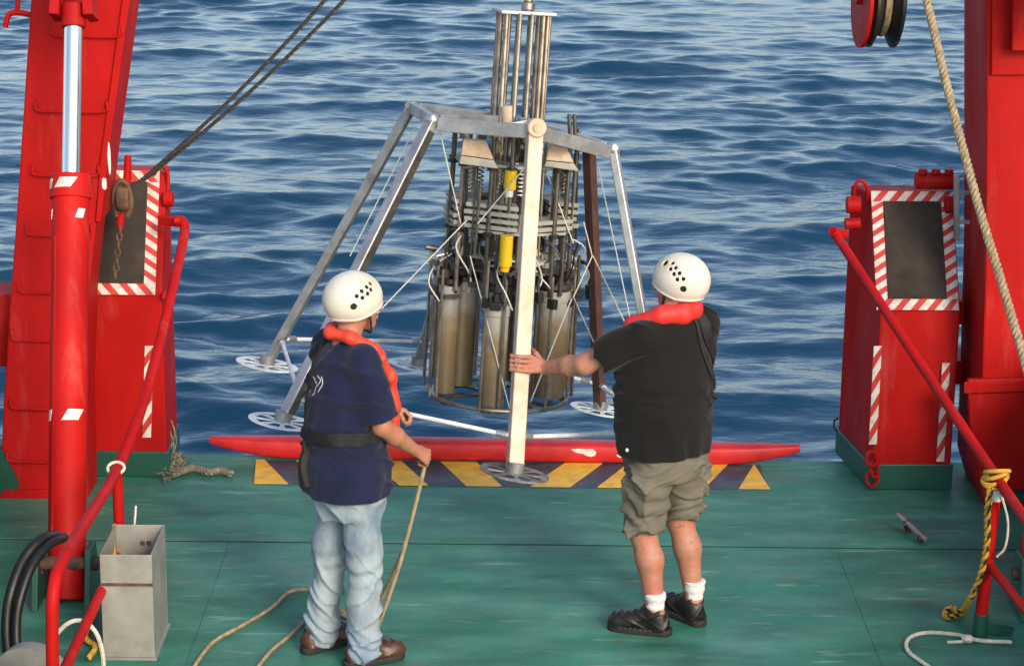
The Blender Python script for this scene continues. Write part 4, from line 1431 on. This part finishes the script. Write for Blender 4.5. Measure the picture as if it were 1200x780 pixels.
# thin rigging lines belonging to the frame
for a, b, Ya, Yb in (((441, 368), (547, 258), 10.9, 11.05), ((513, 143), (540, 262), 11.0, 11.1), ((551, 300), (597, 478), 11.0, 11.0), ((684, 260), (694, 300), 11.3, 11.3),
                     ((694, 300), (672, 348), 11.3, 11.2), ((670, 350), (622, 470), 11.1, 10.9), ((672, 348), (702, 415), 11.2, 11.6), ((700, 190), (742, 390), 11.4, 11.3),
                     ((672, 285), (640, 200), 11.2, 11.2), ((695, 300), (741, 396), 11.3, 11.5), ((410, 300), (486, 150), 11.2, 11.3), ((560, 262), (612, 200), 11.0, 11.0)):
    world_part(MB().cyl(at(*a, Ya), at(*b, Yb), .0034, n=6), 'rigging_line', LINE, lander)
# hoisting wire going up out of the picture
hw = strands([U(.02, 0, 2.21), U(.04, 0, 3.6), U(.05, 0, 5.2)], .012, .05, 3, 5).build('hoist_wire', WIRE)
tag(hw, 'steel hoisting wire above the tower of the seabed corer', 'wire rope')


# ================================================================== THE TWO MEN
def ik(S, W, l1, l2, pole):
    S, W, pole = V3(S), V3(W), V3(pole)
    d = W - S
    L_ = min(np.linalg.norm(d), (l1 + l2) * .999)
    d /= np.linalg.norm(d)
    a = (l1 * l1 - l2 * l2 + L_ * L_) / (2 * L_)
    h = math.sqrt(max(l1 * l1 - a * a, 0))
    pole = pole - d * pole.dot(d)
    pole /= np.linalg.norm(pole)
    return S + d * a + pole * h, S + d * L_


class Man:
    def __init__(s, label, loc, psi, headyaw, headpitch, headc):
        s.loc = np.array([loc[0], loc[1], 0.0])
        s.psi = rad(psi)
        s.root = thing('person', label, 'person', s.loc)
        s.root.rotation_euler.z = s.psi
        c, n_ = math.cos(s.psi), math.sin(s.psi)
        s.R = np.array([[c, -n_, 0], [n_, c, 0], [0, 0, 1]])
        hy, hp = rad(headyaw), rad(headpitch)
        Rz = np.array([[math.cos(hy), -math.sin(hy), 0], [math.sin(hy), math.cos(hy), 0], [0, 0, 1]])
        Rx = np.array([[1, 0, 0], [0, math.cos(hp), -math.sin(hp)], [0, math.sin(hp), math.cos(hp)]])
        s.HR = Rz @ Rx
        s.hc = V3(headc)

    def loc_of(s, p):
        return s.R.T @ (V3(p) - s.loc)

    def wor(s, p):
        return s.R @ V3(p) + s.loc

    def head(s, P):
        return ((P - s.hc.astype(np.float32)) @ s.HR.astype(np.float32))

    def hp(s, x, y, z):
        return s.hc + s.HR @ np.array([x, y, z])

    def part(s, name, fn, lo, hi, vox, m, relax=1, parent=None):
        v, f = surf(fn, lo, hi, vox, relax)
        return np_mesh(name, v, f, m, parent or s.root)

    def march(s, px, py, fn, Y0=8.6, Y1=11.6, n=900):
        ys = np.linspace(Y0, Y1, n)
        P = np.array([s.loc_of(at(px, py, y)) for y in ys]).astype(np.float32)
        d = fn(P)
        i = np.argmax(d < 0)
        if not (d < 0).any():
            i = int(np.argmin(d))
        p = P[i].astype(float)
        e = .004
        g = np.array([fn((p + np.eye(3)[k] * e).astype(np.float32)[None])[0] - fn((p - np.eye(3)[k] * e).astype(np.float32)[None])[0] for k in range(3)])
        return p, g / (np.linalg.norm(g) + 1e-9)

    def head_sdf(s, P):
        Q = s.head(P)
        d = sd_ell(Q, (0, -.012, .025), (.078, .098, .105))
        d = smin(d, sd_cone(Q, (0, .045, -.045), (0, .058, -.085), .052, .036), .03)
        d = smin(d, sd_ell(Q, (0, .052, -.01), (.058, .045, .075)), .02)
        d = smin(d, sd_cone(Q, (0, .098, .012), (0, .118, -.028), .009, .015), .012)
        d = smin(d, sd_cone(Q, (-.02, .094, -.060), (.02, .094, -.060), .009, .009), .01)
        d = smin(d, sd_cone(Q, (-.035, .088, .028), (.035, .088, .028), .011, .011), .012)
        for sg in (-1, 1):
            d = np.maximum(d, -sd_ell(Q, (sg * .031, .106, .010), (.014, .012, .010)))
            ear = sd_ell(Q, (sg * .080, -.005, -.012), (.012, .022, .034))
            d = smin(d, ear, .008)
        return d


def gloves(W, pts_fingers, palm, thumb, wr):
    """list of cones for a hand: palm bones, fingers as polylines with radii, thumb"""
    out = []
    for k in palm:
        out.append((W, k, wr, .0125))
    for f in pts_fingers:
        rads = [.0105, .0098, .0090, .0078]
        for a, b, r0_, r1_ in zip(f, f[1:], rads, rads[1:]):
            out.append((a, b, r0_, r1_))
    for a, b, r0_, r1_ in zip(thumb, thumb[1:], [.0155, .0135, .0115], [.0135, .0115, .0095]):
        out.append((a, b, r0_, r1_))
    return out


def fist(W, fwd, nrm, thumb_side, curl=(50, 65, 45)):
    """closed hand: fwd = direction of the metacarpals, nrm = where the palm faces, thumb_side = towards the thumb"""
    W, fwd, nrm, ts = map(V3, (W, fwd, nrm, thumb_side))
    fwd /= np.linalg.norm(fwd)
    nrm -= fwd * nrm.dot(fwd)
    nrm /= np.linalg.norm(nrm)
    ts -= fwd * ts.dot(fwd) + nrm * ts.dot(nrm)
    ts /= np.linalg.norm(ts)
    fingers, palm = [], []
    for i, (o, l) in enumerate(((.030, .95), (.010, 1.05), (-.010, 1.0), (-.029, .82))):
        k = W + fwd * (.088 - .004 * abs(i - 1)) + ts * o
        palm.append(k)
        pts = [k]
        ang = 0
        for L_, cu in zip((.042, .027, .021), curl):
            ang += rad(cu)
            k = k + (fwd * math.cos(ang) + nrm * math.sin(ang)) * L_ * l
            pts.append(k)
        fingers.append(pts)
    tb = W + fwd * .028 + ts * .022
    thumb = [tb, tb + fwd * .036 + ts * .016 + nrm * .022, tb + fwd * .055 + ts * .008 + nrm * .046, tb + fwd * .062 - ts * .010 + nrm * .058]
    return gloves(W, fingers, palm, thumb, .021)


def body_fn(man, torso, legs, arms, hands, yaw=None):
    sh = [(k[0] + .03, k[1], k[2] + .012, max(k[3] - .060, .03), max(k[4] - .060, .03)) for k in torso]

    def fn(P):
        d = sd_loft(P, sh, 2.3, yaw)
        for c in legs:
            d = smin(d, sd_cone(P, *c), .03)
        for arm in arms:
            for c in arm:
                d = smin(d, sd_cone(P, *c), .02)
        d = smin(d, sd_cone(P, man.neck0, man.neck1, .062, .058), .03)
        d = smin(d, man.head_sdf(P), .015)
        for h in hands:
            hd = None
            for c in h:
                q = sd_cone(P, *c)
                hd = q if hd is None else smin(hd, q, .0035)
            d = smin(d, hd, .014)
        return d
    return fn


def ribbon(man, name, pix, fn, w, m, parent, lift=.004, thick=.006, dense=8):
    pr = [man.march(x, y, fn) for x, y in pix]
    P = catmull([p for p, _ in pr], dense)
    N_ = catmull([n_ for _, n_ in pr], dense)
    T = np.gradient(P, axis=0)
    mb = MB()
    k = len(P)
    for i in range(k):
        n_ = N_[i] / np.linalg.norm(N_[i])
        # settle on the surface
        p = P[i]
        for _ in range(3):
            p = p - n_ * float(fn(p.astype(np.float32)[None])[0]) * .8
        s_ = np.cross(n_, T[i])
        s_ /= np.linalg.norm(s_) + 1e-9
        for a in (-.5, 0, .5):
            e = p + s_ * w * a
            for _ in range(3):
                e = e - n_ * float(fn(e.astype(np.float32)[None])[0]) * .8
            mb.v.append(tuple(e - n_ * .004))
            mb.v.append(tuple(e + n_ * (lift + thick * (1 if a == 0 else .75))))
    for i in range(k - 1):
        a, b = i * 6, (i + 1) * 6
        mb.f += [(a + 1, a + 3, b + 3, b + 1), (a + 3, a + 5, b + 5, b + 3), (a, a + 1, b + 1, b), (a + 5, a + 4, b + 4, b + 5), (a + 4, a + 2, b + 2, b + 4), (a + 2, a, b, b + 2)]
    mb.f += [(0, 2, 4, 5, 3, 1), tuple((k - 1) * 6 + q for q in (1, 3, 5, 4, 2, 0))]
    return mb.build(name, m, parent, smooth=60)


def helmet(man, holes_px, big_px, tilt=-6):
    def base(P, g=0.0):
        Q = man.head(P)
        return sd_ell(Q, (0, -.012, .040), (.119 + g, .141 + g, .126 + g))

    def rim(P):
        Q = man.head(P)
        # brim: lower at the back and over the ears
        return -(Q[:, 2] - (-.045 + .30 * (Q[:, 1] + .03) * (Q[:, 1] > -.03)))
    holes = []
    for (lst, r_) in ((holes_px, .0092), (big_px, .015)):
        for x, y in lst:
            p, n_ = man.march(x, y, lambda P: base(P))
            q = man.HR.T @ (p - man.hc)
            nq = man.HR.T @ n_
            holes.append((q, nq, r_))
            holes.append((q * [-1, 1, 1], nq * [-1, 1, 1], r_))

    def fn(P):
        d = np.maximum(base(P), -base(P, -.010))
        d = np.maximum(d, rim(P))
        lip = np.maximum(np.maximum(base(P, .0045), -base(P, -.010)), np.abs(rim(P) + .006) - .006)
        d = np.minimum(d, lip)
        Q = man.head(P)
        for q, nq, r_ in holes:
            d = np.maximum(d, -sd_cone(Q, q - nq * .03, q + nq * .02, r_, r_))
        return d
    c = man.hc
    lo, hi = c - np.array([.17, .17, .12]), c + np.array([.17, .17, .19])
    h = man.part('helmet', fn, lo, hi, .0034, HELM, 1)

    def lin(P):
        return np.maximum(base(P, -.013), rim(P) + .006)
    man.part('helmet_liner', lin, lo, hi, .008, LINER, 1, h)
    # chin strap
    a, b = man.hp(.084, .02, -.01), man.hp(-.084, .02, -.01)
    pth = catmull([a, man.hp(.080, .035, -.05), man.hp(.045, .050, -.118), man.hp(0, .056, -.128), man.hp(-.045, .050, -.118), man.hp(-.080, .035, -.05), b], 6)
    MB().tube(pth, .006, 6, ell=.5).build('chin_strap', WEBB, h)
    # rear adjusting band and hair
    def hair(P):
        Q = man.head(P)
        d = sd_ell(Q, (0, -.014, .020), (.083, .103, .108))
        return np.maximum(d, np.maximum(Q[:, 1] - .02 - .35 * (Q[:, 2] + .02), -(Q[:, 2] + .062 + .25 * (Q[:, 1] + .05))))
    man.part('hair', hair, lo, hi, .007, HAIR, 1)
    for sg in (-1, 1):
        MB().ball(man.hp(sg * .031, .090, .010), .012, 10).build('eye', EYEM, man.root)
    return h


def shoe(man, name, c, yaw, m, L_=.29, h=.105):
    """c = middle of the foot on the deck (local), yaw relative to the body"""
    y = rad(yaw)
    Rm = np.array([[math.cos(y), -math.sin(y), 0], [math.sin(y), math.cos(y), 0], [0, 0, 1]], np.float32)
    c = V3(c)

    def fr(P):
        return (P - c.astype(np.float32)) @ Rm

    def fn(P):
        Q = fr(P)
        d = sd_cone(Q, (0, -L_ * .33, .056), (0, L_ * .30, .048), .046, .046)
        d = smin(d, sd_cone(Q, (0, -L_ * .30, .05), (0, -L_ * .24, h), .046, .054), .03)
        d = smin(d, sd_cone(Q, (0, -L_ * .14, h * .95), (0, L_ * .16, .060), .040, .038), .03)
        d = smin(d, sd_ell(Q, (0, L_ * .34, .046), (.053, .064, .042)), .03)
        d = np.maximum(d, .014 - Q[:, 2])
        d = np.maximum(d, -sd_cone(Q, (0, -L_ * .26, h), (0, -L_ * .27, h + .08), .043, .05))
        d = np.maximum(d, Q[:, 2] - (h + .030 + .16 * (Q[:, 1] + L_ * .26)))
        # lacing and panel creases
        return d + .0035 * np.sin(Q[:, 1] * 170) * (np.abs(Q[:, 0]) < .03) * (Q[:, 2] > .075) * (Q[:, 1] > -L_ * .2) + .0025 * wob(Q, 60, 3) + crease(Q, 60, 7, .008)
    lo, hi = c + np.array([-.2, -.2, -.01]), c + np.array([.2, .2, .2])
    o = man.part(name, fn, lo, hi, .005, m, 1)

    def sole(P):
        Q = fr(P)
        w = .051 + .006 * np.sin((Q[:, 1] / L_ + .1) * 5)
        d = np.maximum(np.abs(Q[:, 1] + .0 * Q[:, 0]) - (L_ * .5 - .042), 0)
        e = np.sqrt(Q[:, 0] ** 2 + d ** 2) - w
        return np.maximum(e, np.maximum(.001 - Q[:, 2], Q[:, 2] - .032 + .004 * np.sin(Q[:, 1] * 260)))
    man.part('sole', sole, lo, hi, .006, SOLE, 0, o)
    return o


# ------------------------------------------------------------------ man on the right: black T-shirt, khaki shorts
R = Man('man in black T-shirt, khaki shorts and white helmet gripping the cream leg', (.756, 10.137), 45, 16, 4, (.062, .020, 1.683))
R.neck0, R.neck1 = np.array([.01, .02, 1.50]), np.array([.04, .02, 1.61])
tC = (at(603, 424, 10.35) - FT['C'])
Cdir = (TP['C'] - FT['C']) / np.linalg.norm(TP['C'] - FT['C'])
hc_w = FT['C'] + Cdir * (np.dot(at(612, 424, 10.35) - FT['C'], Cdir))
u_, X_, n__ = Cdir, np.array([1., 0, 0]), np.array([0, -1., 0])


def RL(p):
    return R.loc_of(p)


Ww = hc_w + X_ * .128 + n__ * .046 - u_ * .016
fing, palm = [], []
for i, o in enumerate((.037, .0135, -.010, -.032)):
    s_ = (1, 1.06, 1.0, .86)[i]
    k0 = hc_w + X_ * .046 + n__ * .050 + u_ * o
    k1 = hc_w - X_ * (.008 + .006 * s_) + n__ * (.048) + u_ * (o + .002)
    k2 = hc_w - X_ * .049 + n__ * .030 * s_ + u_ * o
    k3 = hc_w - X_ * .050 - n__ * .006 + u_ * (o - .002)
    fing.append([RL(k) for k in (k0, k1, k2, k3)])
    palm.append(RL(k0))
thumb = [RL(hc_w + X_ * .098 + n__ * .040 + u_ * .012), RL(hc_w + X_ * .070 + n__ * .018 + u_ * .044), RL(hc_w + X_ * .055 - n__ * .022 + u_ * .050), RL(hc_w + X_ * .030 - n__ * .050 + u_ * .050)]
W_l = RL(Ww)
handR = gloves(W_l, fing, palm, thumb, .024)
S_l, S_r = np.array([-.19, .045, 1.482]), np.array([.195, -.035, 1.485])
E_l, W_l = ik(S_l, W_l, .30, .265, (-.75, 0, -.55))
W_r = np.array([.14, .30, 1.08])
E_r, W_r = ik(S_r, W_r, .30, .27, (.8, -.4, -.7))
handR2 = fist(W_r, (-.6, .7, .1), (0, -.3, -1), (-.5, -.5, .6))
torsoR = [(.872, -.01, .03, .228, .190), (.93, -.01, .03, .242, .202), (1.02, 0, .035, .250, .212), (1.10, 0, .04, .250, .210), (1.20, 0, .045, .240, .192),
          (1.30, 0, .045, .232, .172), (1.38, 0, .045, .222, .155), (1.45, 0, .04, .19, .130), (1.51, 0, .035, .12, .095), (1.55, 0, .03, .06, .06)]
yawR = np.array([0, 0, -.06, -.12, -.22, -.30, -.34, -.36, -.36, -.36])
hipL, hipR = np.array([-.10, 0, .93]), np.array([.10, -.0, .93])
fL, fR = np.array([-.145, .0, 0]), np.array([.140, -.02, 0])
kneeL, kneeR = np.array([-.130, .035, .50]), np.array([.125, .02, .50])
ankL, ankR = np.array([-.125, -.055, .10]), np.array([.125, -.09, .10])
legsR = []
for h_, k_, a_ in ((hipL, kneeL, ankL), (hipR, kneeR, ankR)):
    calf = k_ * .68 + a_ * .32 + np.array([0, -.018, 0])
    legsR += [(h_, k_, .105, .064), (k_, calf, .062, .066), (calf, a_, .064, .040), (a_, a_ + np.array([0, .13, -.055]), .04, .03)]
armsR = [[(S_l, E_l, .062, .050), (E_l, E_l * .6 + W_l * .4, .050, .049), (E_l * .6 + W_l * .4, W_l, .050, .034)],
         [(S_r, E_r, .062, .048), (E_r, W_r, .047, .03)]]
bfn = body_fn(R, torsoR, legsR, armsR, [handR, handR2], yawR)
R.part('body', bfn, (-.65, -.35, .02), (.5, .85, 1.86), .0052, SKIN, 1)


def shirtR(P):
    d = sd_loft(P, torsoR, 2.25, yawR)
    d = smin(d, sd_cone(P, S_l + [.03, 0, 0], S_r - [.03, 0, 0], .078, .078), .05)
    for S_, E_ in ((S_l, E_l), (S_r, E_r)):
        v = E_ - S_
        ln = np.linalg.norm(v)
        v = v / ln
        c = sd_cone(P, S_, S_ + v * ln * 1.05, .082, .094)
        c = np.maximum(c, (P - (S_ + v * ln * .70).astype(np.float32)) @ v.astype(np.float32))
        d = smin(d, c, .045)
    z = P[:, 2]
    fold = .0075 * wob(P * np.array([1, 1, .55], np.float32), 22, 4) + crease(P, 40, 41, .012) + .0055 * np.sin(z * 46 + 5 * P[:, 0] + 2.5 * np.sin(P[:, 0] * 9 + P[:, 1] * 7)) * np.exp(-((z - 1.17) / .09) ** 2)
    fold += .006 * np.sin(np.arctan2(P[:, 1], P[:, 0]) * 9 + z * 6) * np.clip((1.06 - z) / .2, 0, 1)
    fold -= .010 * np.exp(-((z - 1.165 + .10 * (P[:, 0])) / .016) ** 2)      # crease above the belly
    return np.maximum(d + fold, torsoR[0][0] + .012 - P[:, 2] + .004 * np.sin(P[:, 0] * 15 + 1) - .045 * P[:, 0])


R.part('t_shirt', shirtR, (-.5, -.3, .85), (.45, .6, 1.62), .0062, BLACKC, 1)


def shortsR(P):
    d = sd_loft(P, [(.60, 0, .01, .12, .12), (.78, 0, .015, .195, .165), (.86, -.01, .025, .208, .172), (.93, -.01, .03, .200, .165)], 2.4)
    d = np.maximum(d, .76 - P[:, 2])
    for h_, k_, sg in ((hipL, kneeL, -1), (hipR, kneeR, 1)):
        b = k_ * .98 + h_ * .02
        e = sd_cone(P, h_ + [sg * .01, 0, -.02], b + [sg * .008, -.01, 0], .118, .103)
        cut = .515 if sg < 0 else .520
        e = np.maximum(e, cut - P[:, 2] + .007 * np.sin(P[:, 0] * 50 + P[:, 1] * 30))
        # cargo pocket
        c = k_ * .45 + h_ * .55 + np.array([sg * .100, -.01, -.03])
        q = np.abs(P - c.astype(np.float32)) - np.array([.022, .075, .085], np.float32)
        e = smin(e, np.linalg.norm(np.maximum(q, 0), axis=1) + np.minimum(q.max(1), 0) - .008, .012)
        d = smin(d, e, .02)
    z = P[:, 2]
    fold = .0065 * wob(P * np.array([1, 1, .8], np.float32), 30, 9) + crease(P, 40, 63, .018) + crease(P, 60, 65, .008) + .0060 * np.sin(z * 62 + 26 * P[:, 0] + 3 * np.sin(P[:, 1] * 20 + P[:, 0] * 12)) * np.clip((.86 - z) / .2, .15, 1)
    fold += .0045 * np.sin(z * 105 - 30 * P[:, 0] + 2 * np.sin(P[:, 1] * 30)) * np.clip((.68 - z) / .12, 0, 1)
    return d + fold


R.part('shorts', shortsR, (-.36, -.26, .46), (.36, .28, .99), .0060, KHAKI, 1)
for a_, f_ in ((ankL, fL), (ankR, fR)):
    def sock(P, a_=a_):
        d = sd_cone(P, a_ + [0, .002, -.03], a_ + [0, .004, .12], .034, .056)
        return np.maximum(d, P[:, 2] - (a_[2] + .115)) + .0022 * np.sin(P[:, 2] * 130 + 8 * P[:, 0])
    R.part('sock', sock, a_ - np.array([.09, .09, .06]), a_ + np.array([.09, .13, .16]), .006, SOCK, 1)
shoe(R, 'shoe', (-.155, .012, 0), 28, SHOEB, .31, .112)
shoe(R, 'shoe', (.128, -.012, 0), -8, SHOEB, .31, .112)


def collarR(P):
    pts = [(-.11, .215, 1.37), (-.14, .18, 1.42), (-.135, .12, 1.51), (-.080, .0, 1.570), (.0, -.065, 1.580), (.085, -.055, 1.575), (.140, .02, 1.53), (.12, .15, 1.38), (.10, .22, 1.22)]
    d = None
    for a, b in zip(pts, pts[1:]):
        q = sd_cone(P, a, b, .045, .045)
        d = q if d is None else smin(d, q, .02)
    return d + .004 * wob(P, 40, 2) + crease(P, 46, 83, .010)


cv = R.part('life_vest', collarR, (-.26, -.2, 1.1), (.26, .36, 1.70), .006, REDV, 1)
ribbon(R, 'back_strap', [(818, 368), (829, 395), (838, 425), (842, 450), (836, 466)], shirtR, .050, WEBB, cv, .003, .006)
ribbon(R, 'back_strap', [(812, 372), (820, 400), (829, 430), (836, 455)], shirtR, .022, WEBB, cv, .004, .008)
MB().ball(tuple(R.march(735, 527, shirtR)[0]), .010, 8).build('white_tag', WHITE, R.root)
helmet(R, [(788, 308), (785.4, 315), (791.7, 313.6), (789.4, 321), (796, 320), (793.3, 327.6), (800.7, 327)], [(800.5, 339), (779.5, 308)])

# ------------------------------------------------------------------ man on the left: navy T-shirt, jeans
Lm = Man('man in navy T-shirt, faded jeans and white helmet holding a rope', (-.735, 9.72), -55, -6, 3, (.0, .030, 1.688))
Lm.neck0, Lm.neck1 = np.array([0, -.03, 1.50]), np.array([0, .012, 1.62])
S_r, S_l = np.array([.172, -.035, 1.475]), np.array([-.175, -.02, 1.475])
W_r = Lm.loc_of(at(486, 527, 9.73))
E_r, W_r = ik(S_r, W_r, .315, .265, (.35, -.75, -.35))
hand_t = Lm.loc_of(at(512, 541, 9.80))
fw = hand_t - W_r
handA = fist(W_r, fw, (-.75, .1, -.55), (-.1, .8, .6), (42, 70, 50))
W_l2 = Lm.loc_of(at(452, 478, 9.98))
E_l, W_l2 = ik(S_l, W_l2, .30, .27, (-.6, -.6, -.5))
handB = fist(W_l2, Lm.loc_of(at(472, 481, 10.0)) - W_l2, (.3, -.2, -1), (.3, -.6, .6), (35, 60, 45))
torsoL = [(.745, .0, -.02, .222, .200), (.80, .0, -.02, .221, .200), (.92, .0, -.02, .214, .195), (1.02, 0, -.02, .202, .188), (1.12, 0, -.025, .204, .180), (1.24, 0, -.03, .212, .168),
          (1.34, 0, -.03, .214, .155), (1.42, 0, -.03, .195, .132), (1.485, 0, -.03, .13, .10), (1.53, 0, -.03, .06, .06)]
hipL, hipR = np.array([-.095, -.02, .90]), np.array([.095, -.01, .90])
ankL, ankR = np.array([-.140, -.105, .09]), np.array([.125, -.035, .09])
kneeL, kneeR = np.array([-.120, -.045, .49]), np.array([.110, .005, .49])
legsL = []
for h_, k_, a_ in ((hipL, kneeL, ankL), (hipR, kneeR, ankR)):
    legsL += [(h_, k_, .068, .052), (k_, a_, .052, .036), (a_, a_ + np.array([0, .12, -.05]), .036, .028)]
armsL = [[(S_r, E_r, .056, .043), (E_r, E_r * .6 + W_r * .4, .044, .043), (E_r * .6 + W_r * .4, W_r, .042, .028)],
         [(S_l, E_l, .056, .044), (E_l, W_l2, .043, .029)]]
bfn = body_fn(Lm, torsoL, legsL, armsL, [handA, handB])
Lm.part('body', bfn, (-.45, -.35, .02), (.5, .62, 1.86), .0052, SKINT, 1)


def shirtL(P):
    d = sd_loft(P, torsoL, 2.3)
    d = smin(d, sd_cone(P, S_l + [.03, 0, 0], S_r - [.03, 0, 0], .072, .072), .05)
    for S_, E_ in ((S_l, E_l), (S_r, E_r)):
        v = E_ - S_
        ln = np.linalg.norm(v)
        v = v / ln
        c = sd_cone(P, S_, S_ + v * ln * 1.05, .078, .088)
        c = np.maximum(c, (P - (S_ + v * ln * .88).astype(np.float32)) @ v.astype(np.float32))
        d = smin(d, c, .04)
    z = P[:, 2]
    d = d + .014 * np.exp(-((z - 1.03) / .045) ** 2)              # drawn in by the belt
    fold = .0065 * wob(P * np.array([1, 1, .5], np.float32), 22, 14) + crease(P, 34, 52, .014) + crease(P, 52, 55, .007)
    fold += .0042 * np.sin(np.arctan2(P[:, 1] + .02, P[:, 0]) * 9 + z * 4 + 1.5 * np.sin(z * 18)) * np.clip((1.06 - z) / .12, 0, 1)
    fold += .0050 * np.sin(np.arctan2(P[:, 1] + .02, P[:, 0]) * 10 - z * 16) * np.clip((z - 1.04) / .05, 0, 1) * np.clip((1.28 - z) / .1, 0, 1)
    return np.maximum(d + fold, torsoL[0][0] + .075 - z + .003 * np.sin(P[:, 0] * 18 + 2))


Lm.part('t_shirt', shirtL, (-.42, -.33, .70), (.42, .35, 1.60), .0062, NAVY, 1)


def jeans(P):
    d = sd_loft(P, [(.70, 0, -.015, .165, .138), (.80, 0, -.015, .184, .162), (.92, 0, -.02, .184, .165)], 2.4)
    for h_, k_, a_, sg in ((hipL, kneeL, ankL, -1), (hipR, kneeR, ankR, 1)):
        e = sd_cone(P, h_ + [0, 0, -.03], k_, .094, .082)
        f_ = sd_cone(P, k_, a_ + [0, .015, -.02], .082, .084)
        e = smin(e, f_, .02)
        d = smin(d, e, .012)
    z = P[:, 2]
    fold = .0050 * wob(P * np.array([1, 1, .8], np.float32), 27, 19) + crease(P, 38, 74, .016) + crease(P, 60, 77, .007)
    fold += .0048 * np.sin(z * 85 + 40 * P[:, 0] + 34 * P[:, 1] + 3.2 * np.sin(P[:, 0] * 26 + z * 14)) * np.clip((.28 - z) / .2, 0, 1) + crease(P, 42, 105, .013) * np.clip((.45 - z) / .2, 0, 1)
    fold += .0045 * np.sin(z * 60 - 34 * P[:, 1] + 20 * P[:, 0] + 2 * np.sin(z * 15)) * np.exp(-((z - .50) / .12) ** 2)
    fold += .0050 * np.sin(z * 50 + 42 * P[:, 0] + 1.5 * np.sin(P[:, 1] * 25)) * np.exp(-((z - .74) / .08) ** 2)
    d = np.maximum(d + fold + .03 * np.clip((z - .80) / .03, 0, 1), z - .85)
    return np.maximum(d, .035 - z + .012 * np.sin(P[:, 1] * 22))


Lm.part('jeans', jeans, (-.34, -.34, .0), (.34, .28, 1.0), .0062, JEANS, 1)
shoe(Lm, 'shoe', (-.148, -.050, 0), 6, SHOEBR, .30, .09)
shoe(Lm, 'shoe', (.128, .035, 0), -6, SHOEBR, .30, .09)


def collarL(P):
    pts = [(-.11, .17, 1.14), (-.13, .165, 1.28), (-.135, .08, 1.49), (-.085, -.045, 1.570), (.0, -.105, 1.580), (.085, -.050, 1.570), (.128, .055, 1.515), (.122, .140, 1.36), (.110, .165, 1.22), (.105, .165, 1.12)]
    d = None
    for a, b in zip(pts, pts[1:]):
        q = sd_cone(P, a, b, .028, .028)
        d = q if d is None else smin(d, q, .02)
    return d + .004 * wob(P, 40, 5) + crease(P, 46, 94, .010)


cv = Lm.part('life_vest', collarL, (-.25, -.22, 1.02), (.25, .32, 1.70), .006, ORANGE, 1)
ribbon(Lm, 'back_strap', [(378, 398), (370, 425), (363, 455), (359, 485), (358, 512)], shirtL, .034, WEBB, cv, .003, .007)
ribbon(Lm, 'belt', [(353, 509), (370, 512), (395, 515), (415, 515), (434, 511), (446, 506)], shirtL, .062, WEBB, cv, .003, .008)
ribbon(Lm, 'strap_tail', [(357, 515), (358, 540), (361, 570)], shirtL, .05, WEBB, cv, .012, .02)
MB().ball(tuple(Lm.march(357, 470, shirtL)[0]), .018, 10).build('buckle', ALU, cv)
# white print on the back of the shirt
for q in ([(361, 432), (364, 446), (363, 460)], [(372, 440), (376, 446), (370, 455), (366, 463)], [(377, 441), (378, 450), (373, 459)], [(367, 441), (371, 449)]):
    ribbon(Lm, 'shirt_print', q, shirtL, .006, WHITE, Lm.root, -.0005, .002, 5)
helmet(Lm, [(418, 347), (424, 341), (430, 336), (434, 332), (425, 349), (431, 344), (435, 339)], [(414.5, 359.5)])

# ------------------------------------------------------------------ the rope he holds
fwn = fw / np.linalg.norm(fw)
pn = np.array([-.75, .1, -.55])
pn = pn - fwn * pn.dot(fwn)
g = Lm.wor(W_r + fwn * .092 + pn / np.linalg.norm(pn) * .026)
t = thing('tag_line', 'tan rope running from the left man\'s hand down to the deck and behind his legs', 'rope', deckpt(440, 742))
path = [g + [.012, .03, .035], g, g + [-.004, -.012, -.05], at(470, 655, 9.72), at(445, 728, 9.72), deckpt(438, 744, .012), deckpt(420, 735, .012), deckpt(390, 705, .012),
        deckpt(366, 691, .012), deckpt(340, 693, .012), deckpt(318, 712, .012), deckpt(285, 732, .012), deckpt(250, 752, .012), deckpt(228, 780, .012), deckpt(212, 805, .012)]
world_part(strands(catmull(path, 12), .0095, .045), 'line', ROPE, t)
path = [at(472, 645, 9.75), at(452, 690, 9.78), at(436, 722, 9.80), deckpt(432, 737, .012), deckpt(405, 722, .012), deckpt(372, 708, .012), deckpt(362, 722, .012), deckpt(340, 744, .012), deckpt(318, 762, .012), deckpt(300, 785, .012), deckpt(290, 805, .012)]
world_part(strands(catmull(path, 12), .0095, .045), 'second_turn', ROPE, t)
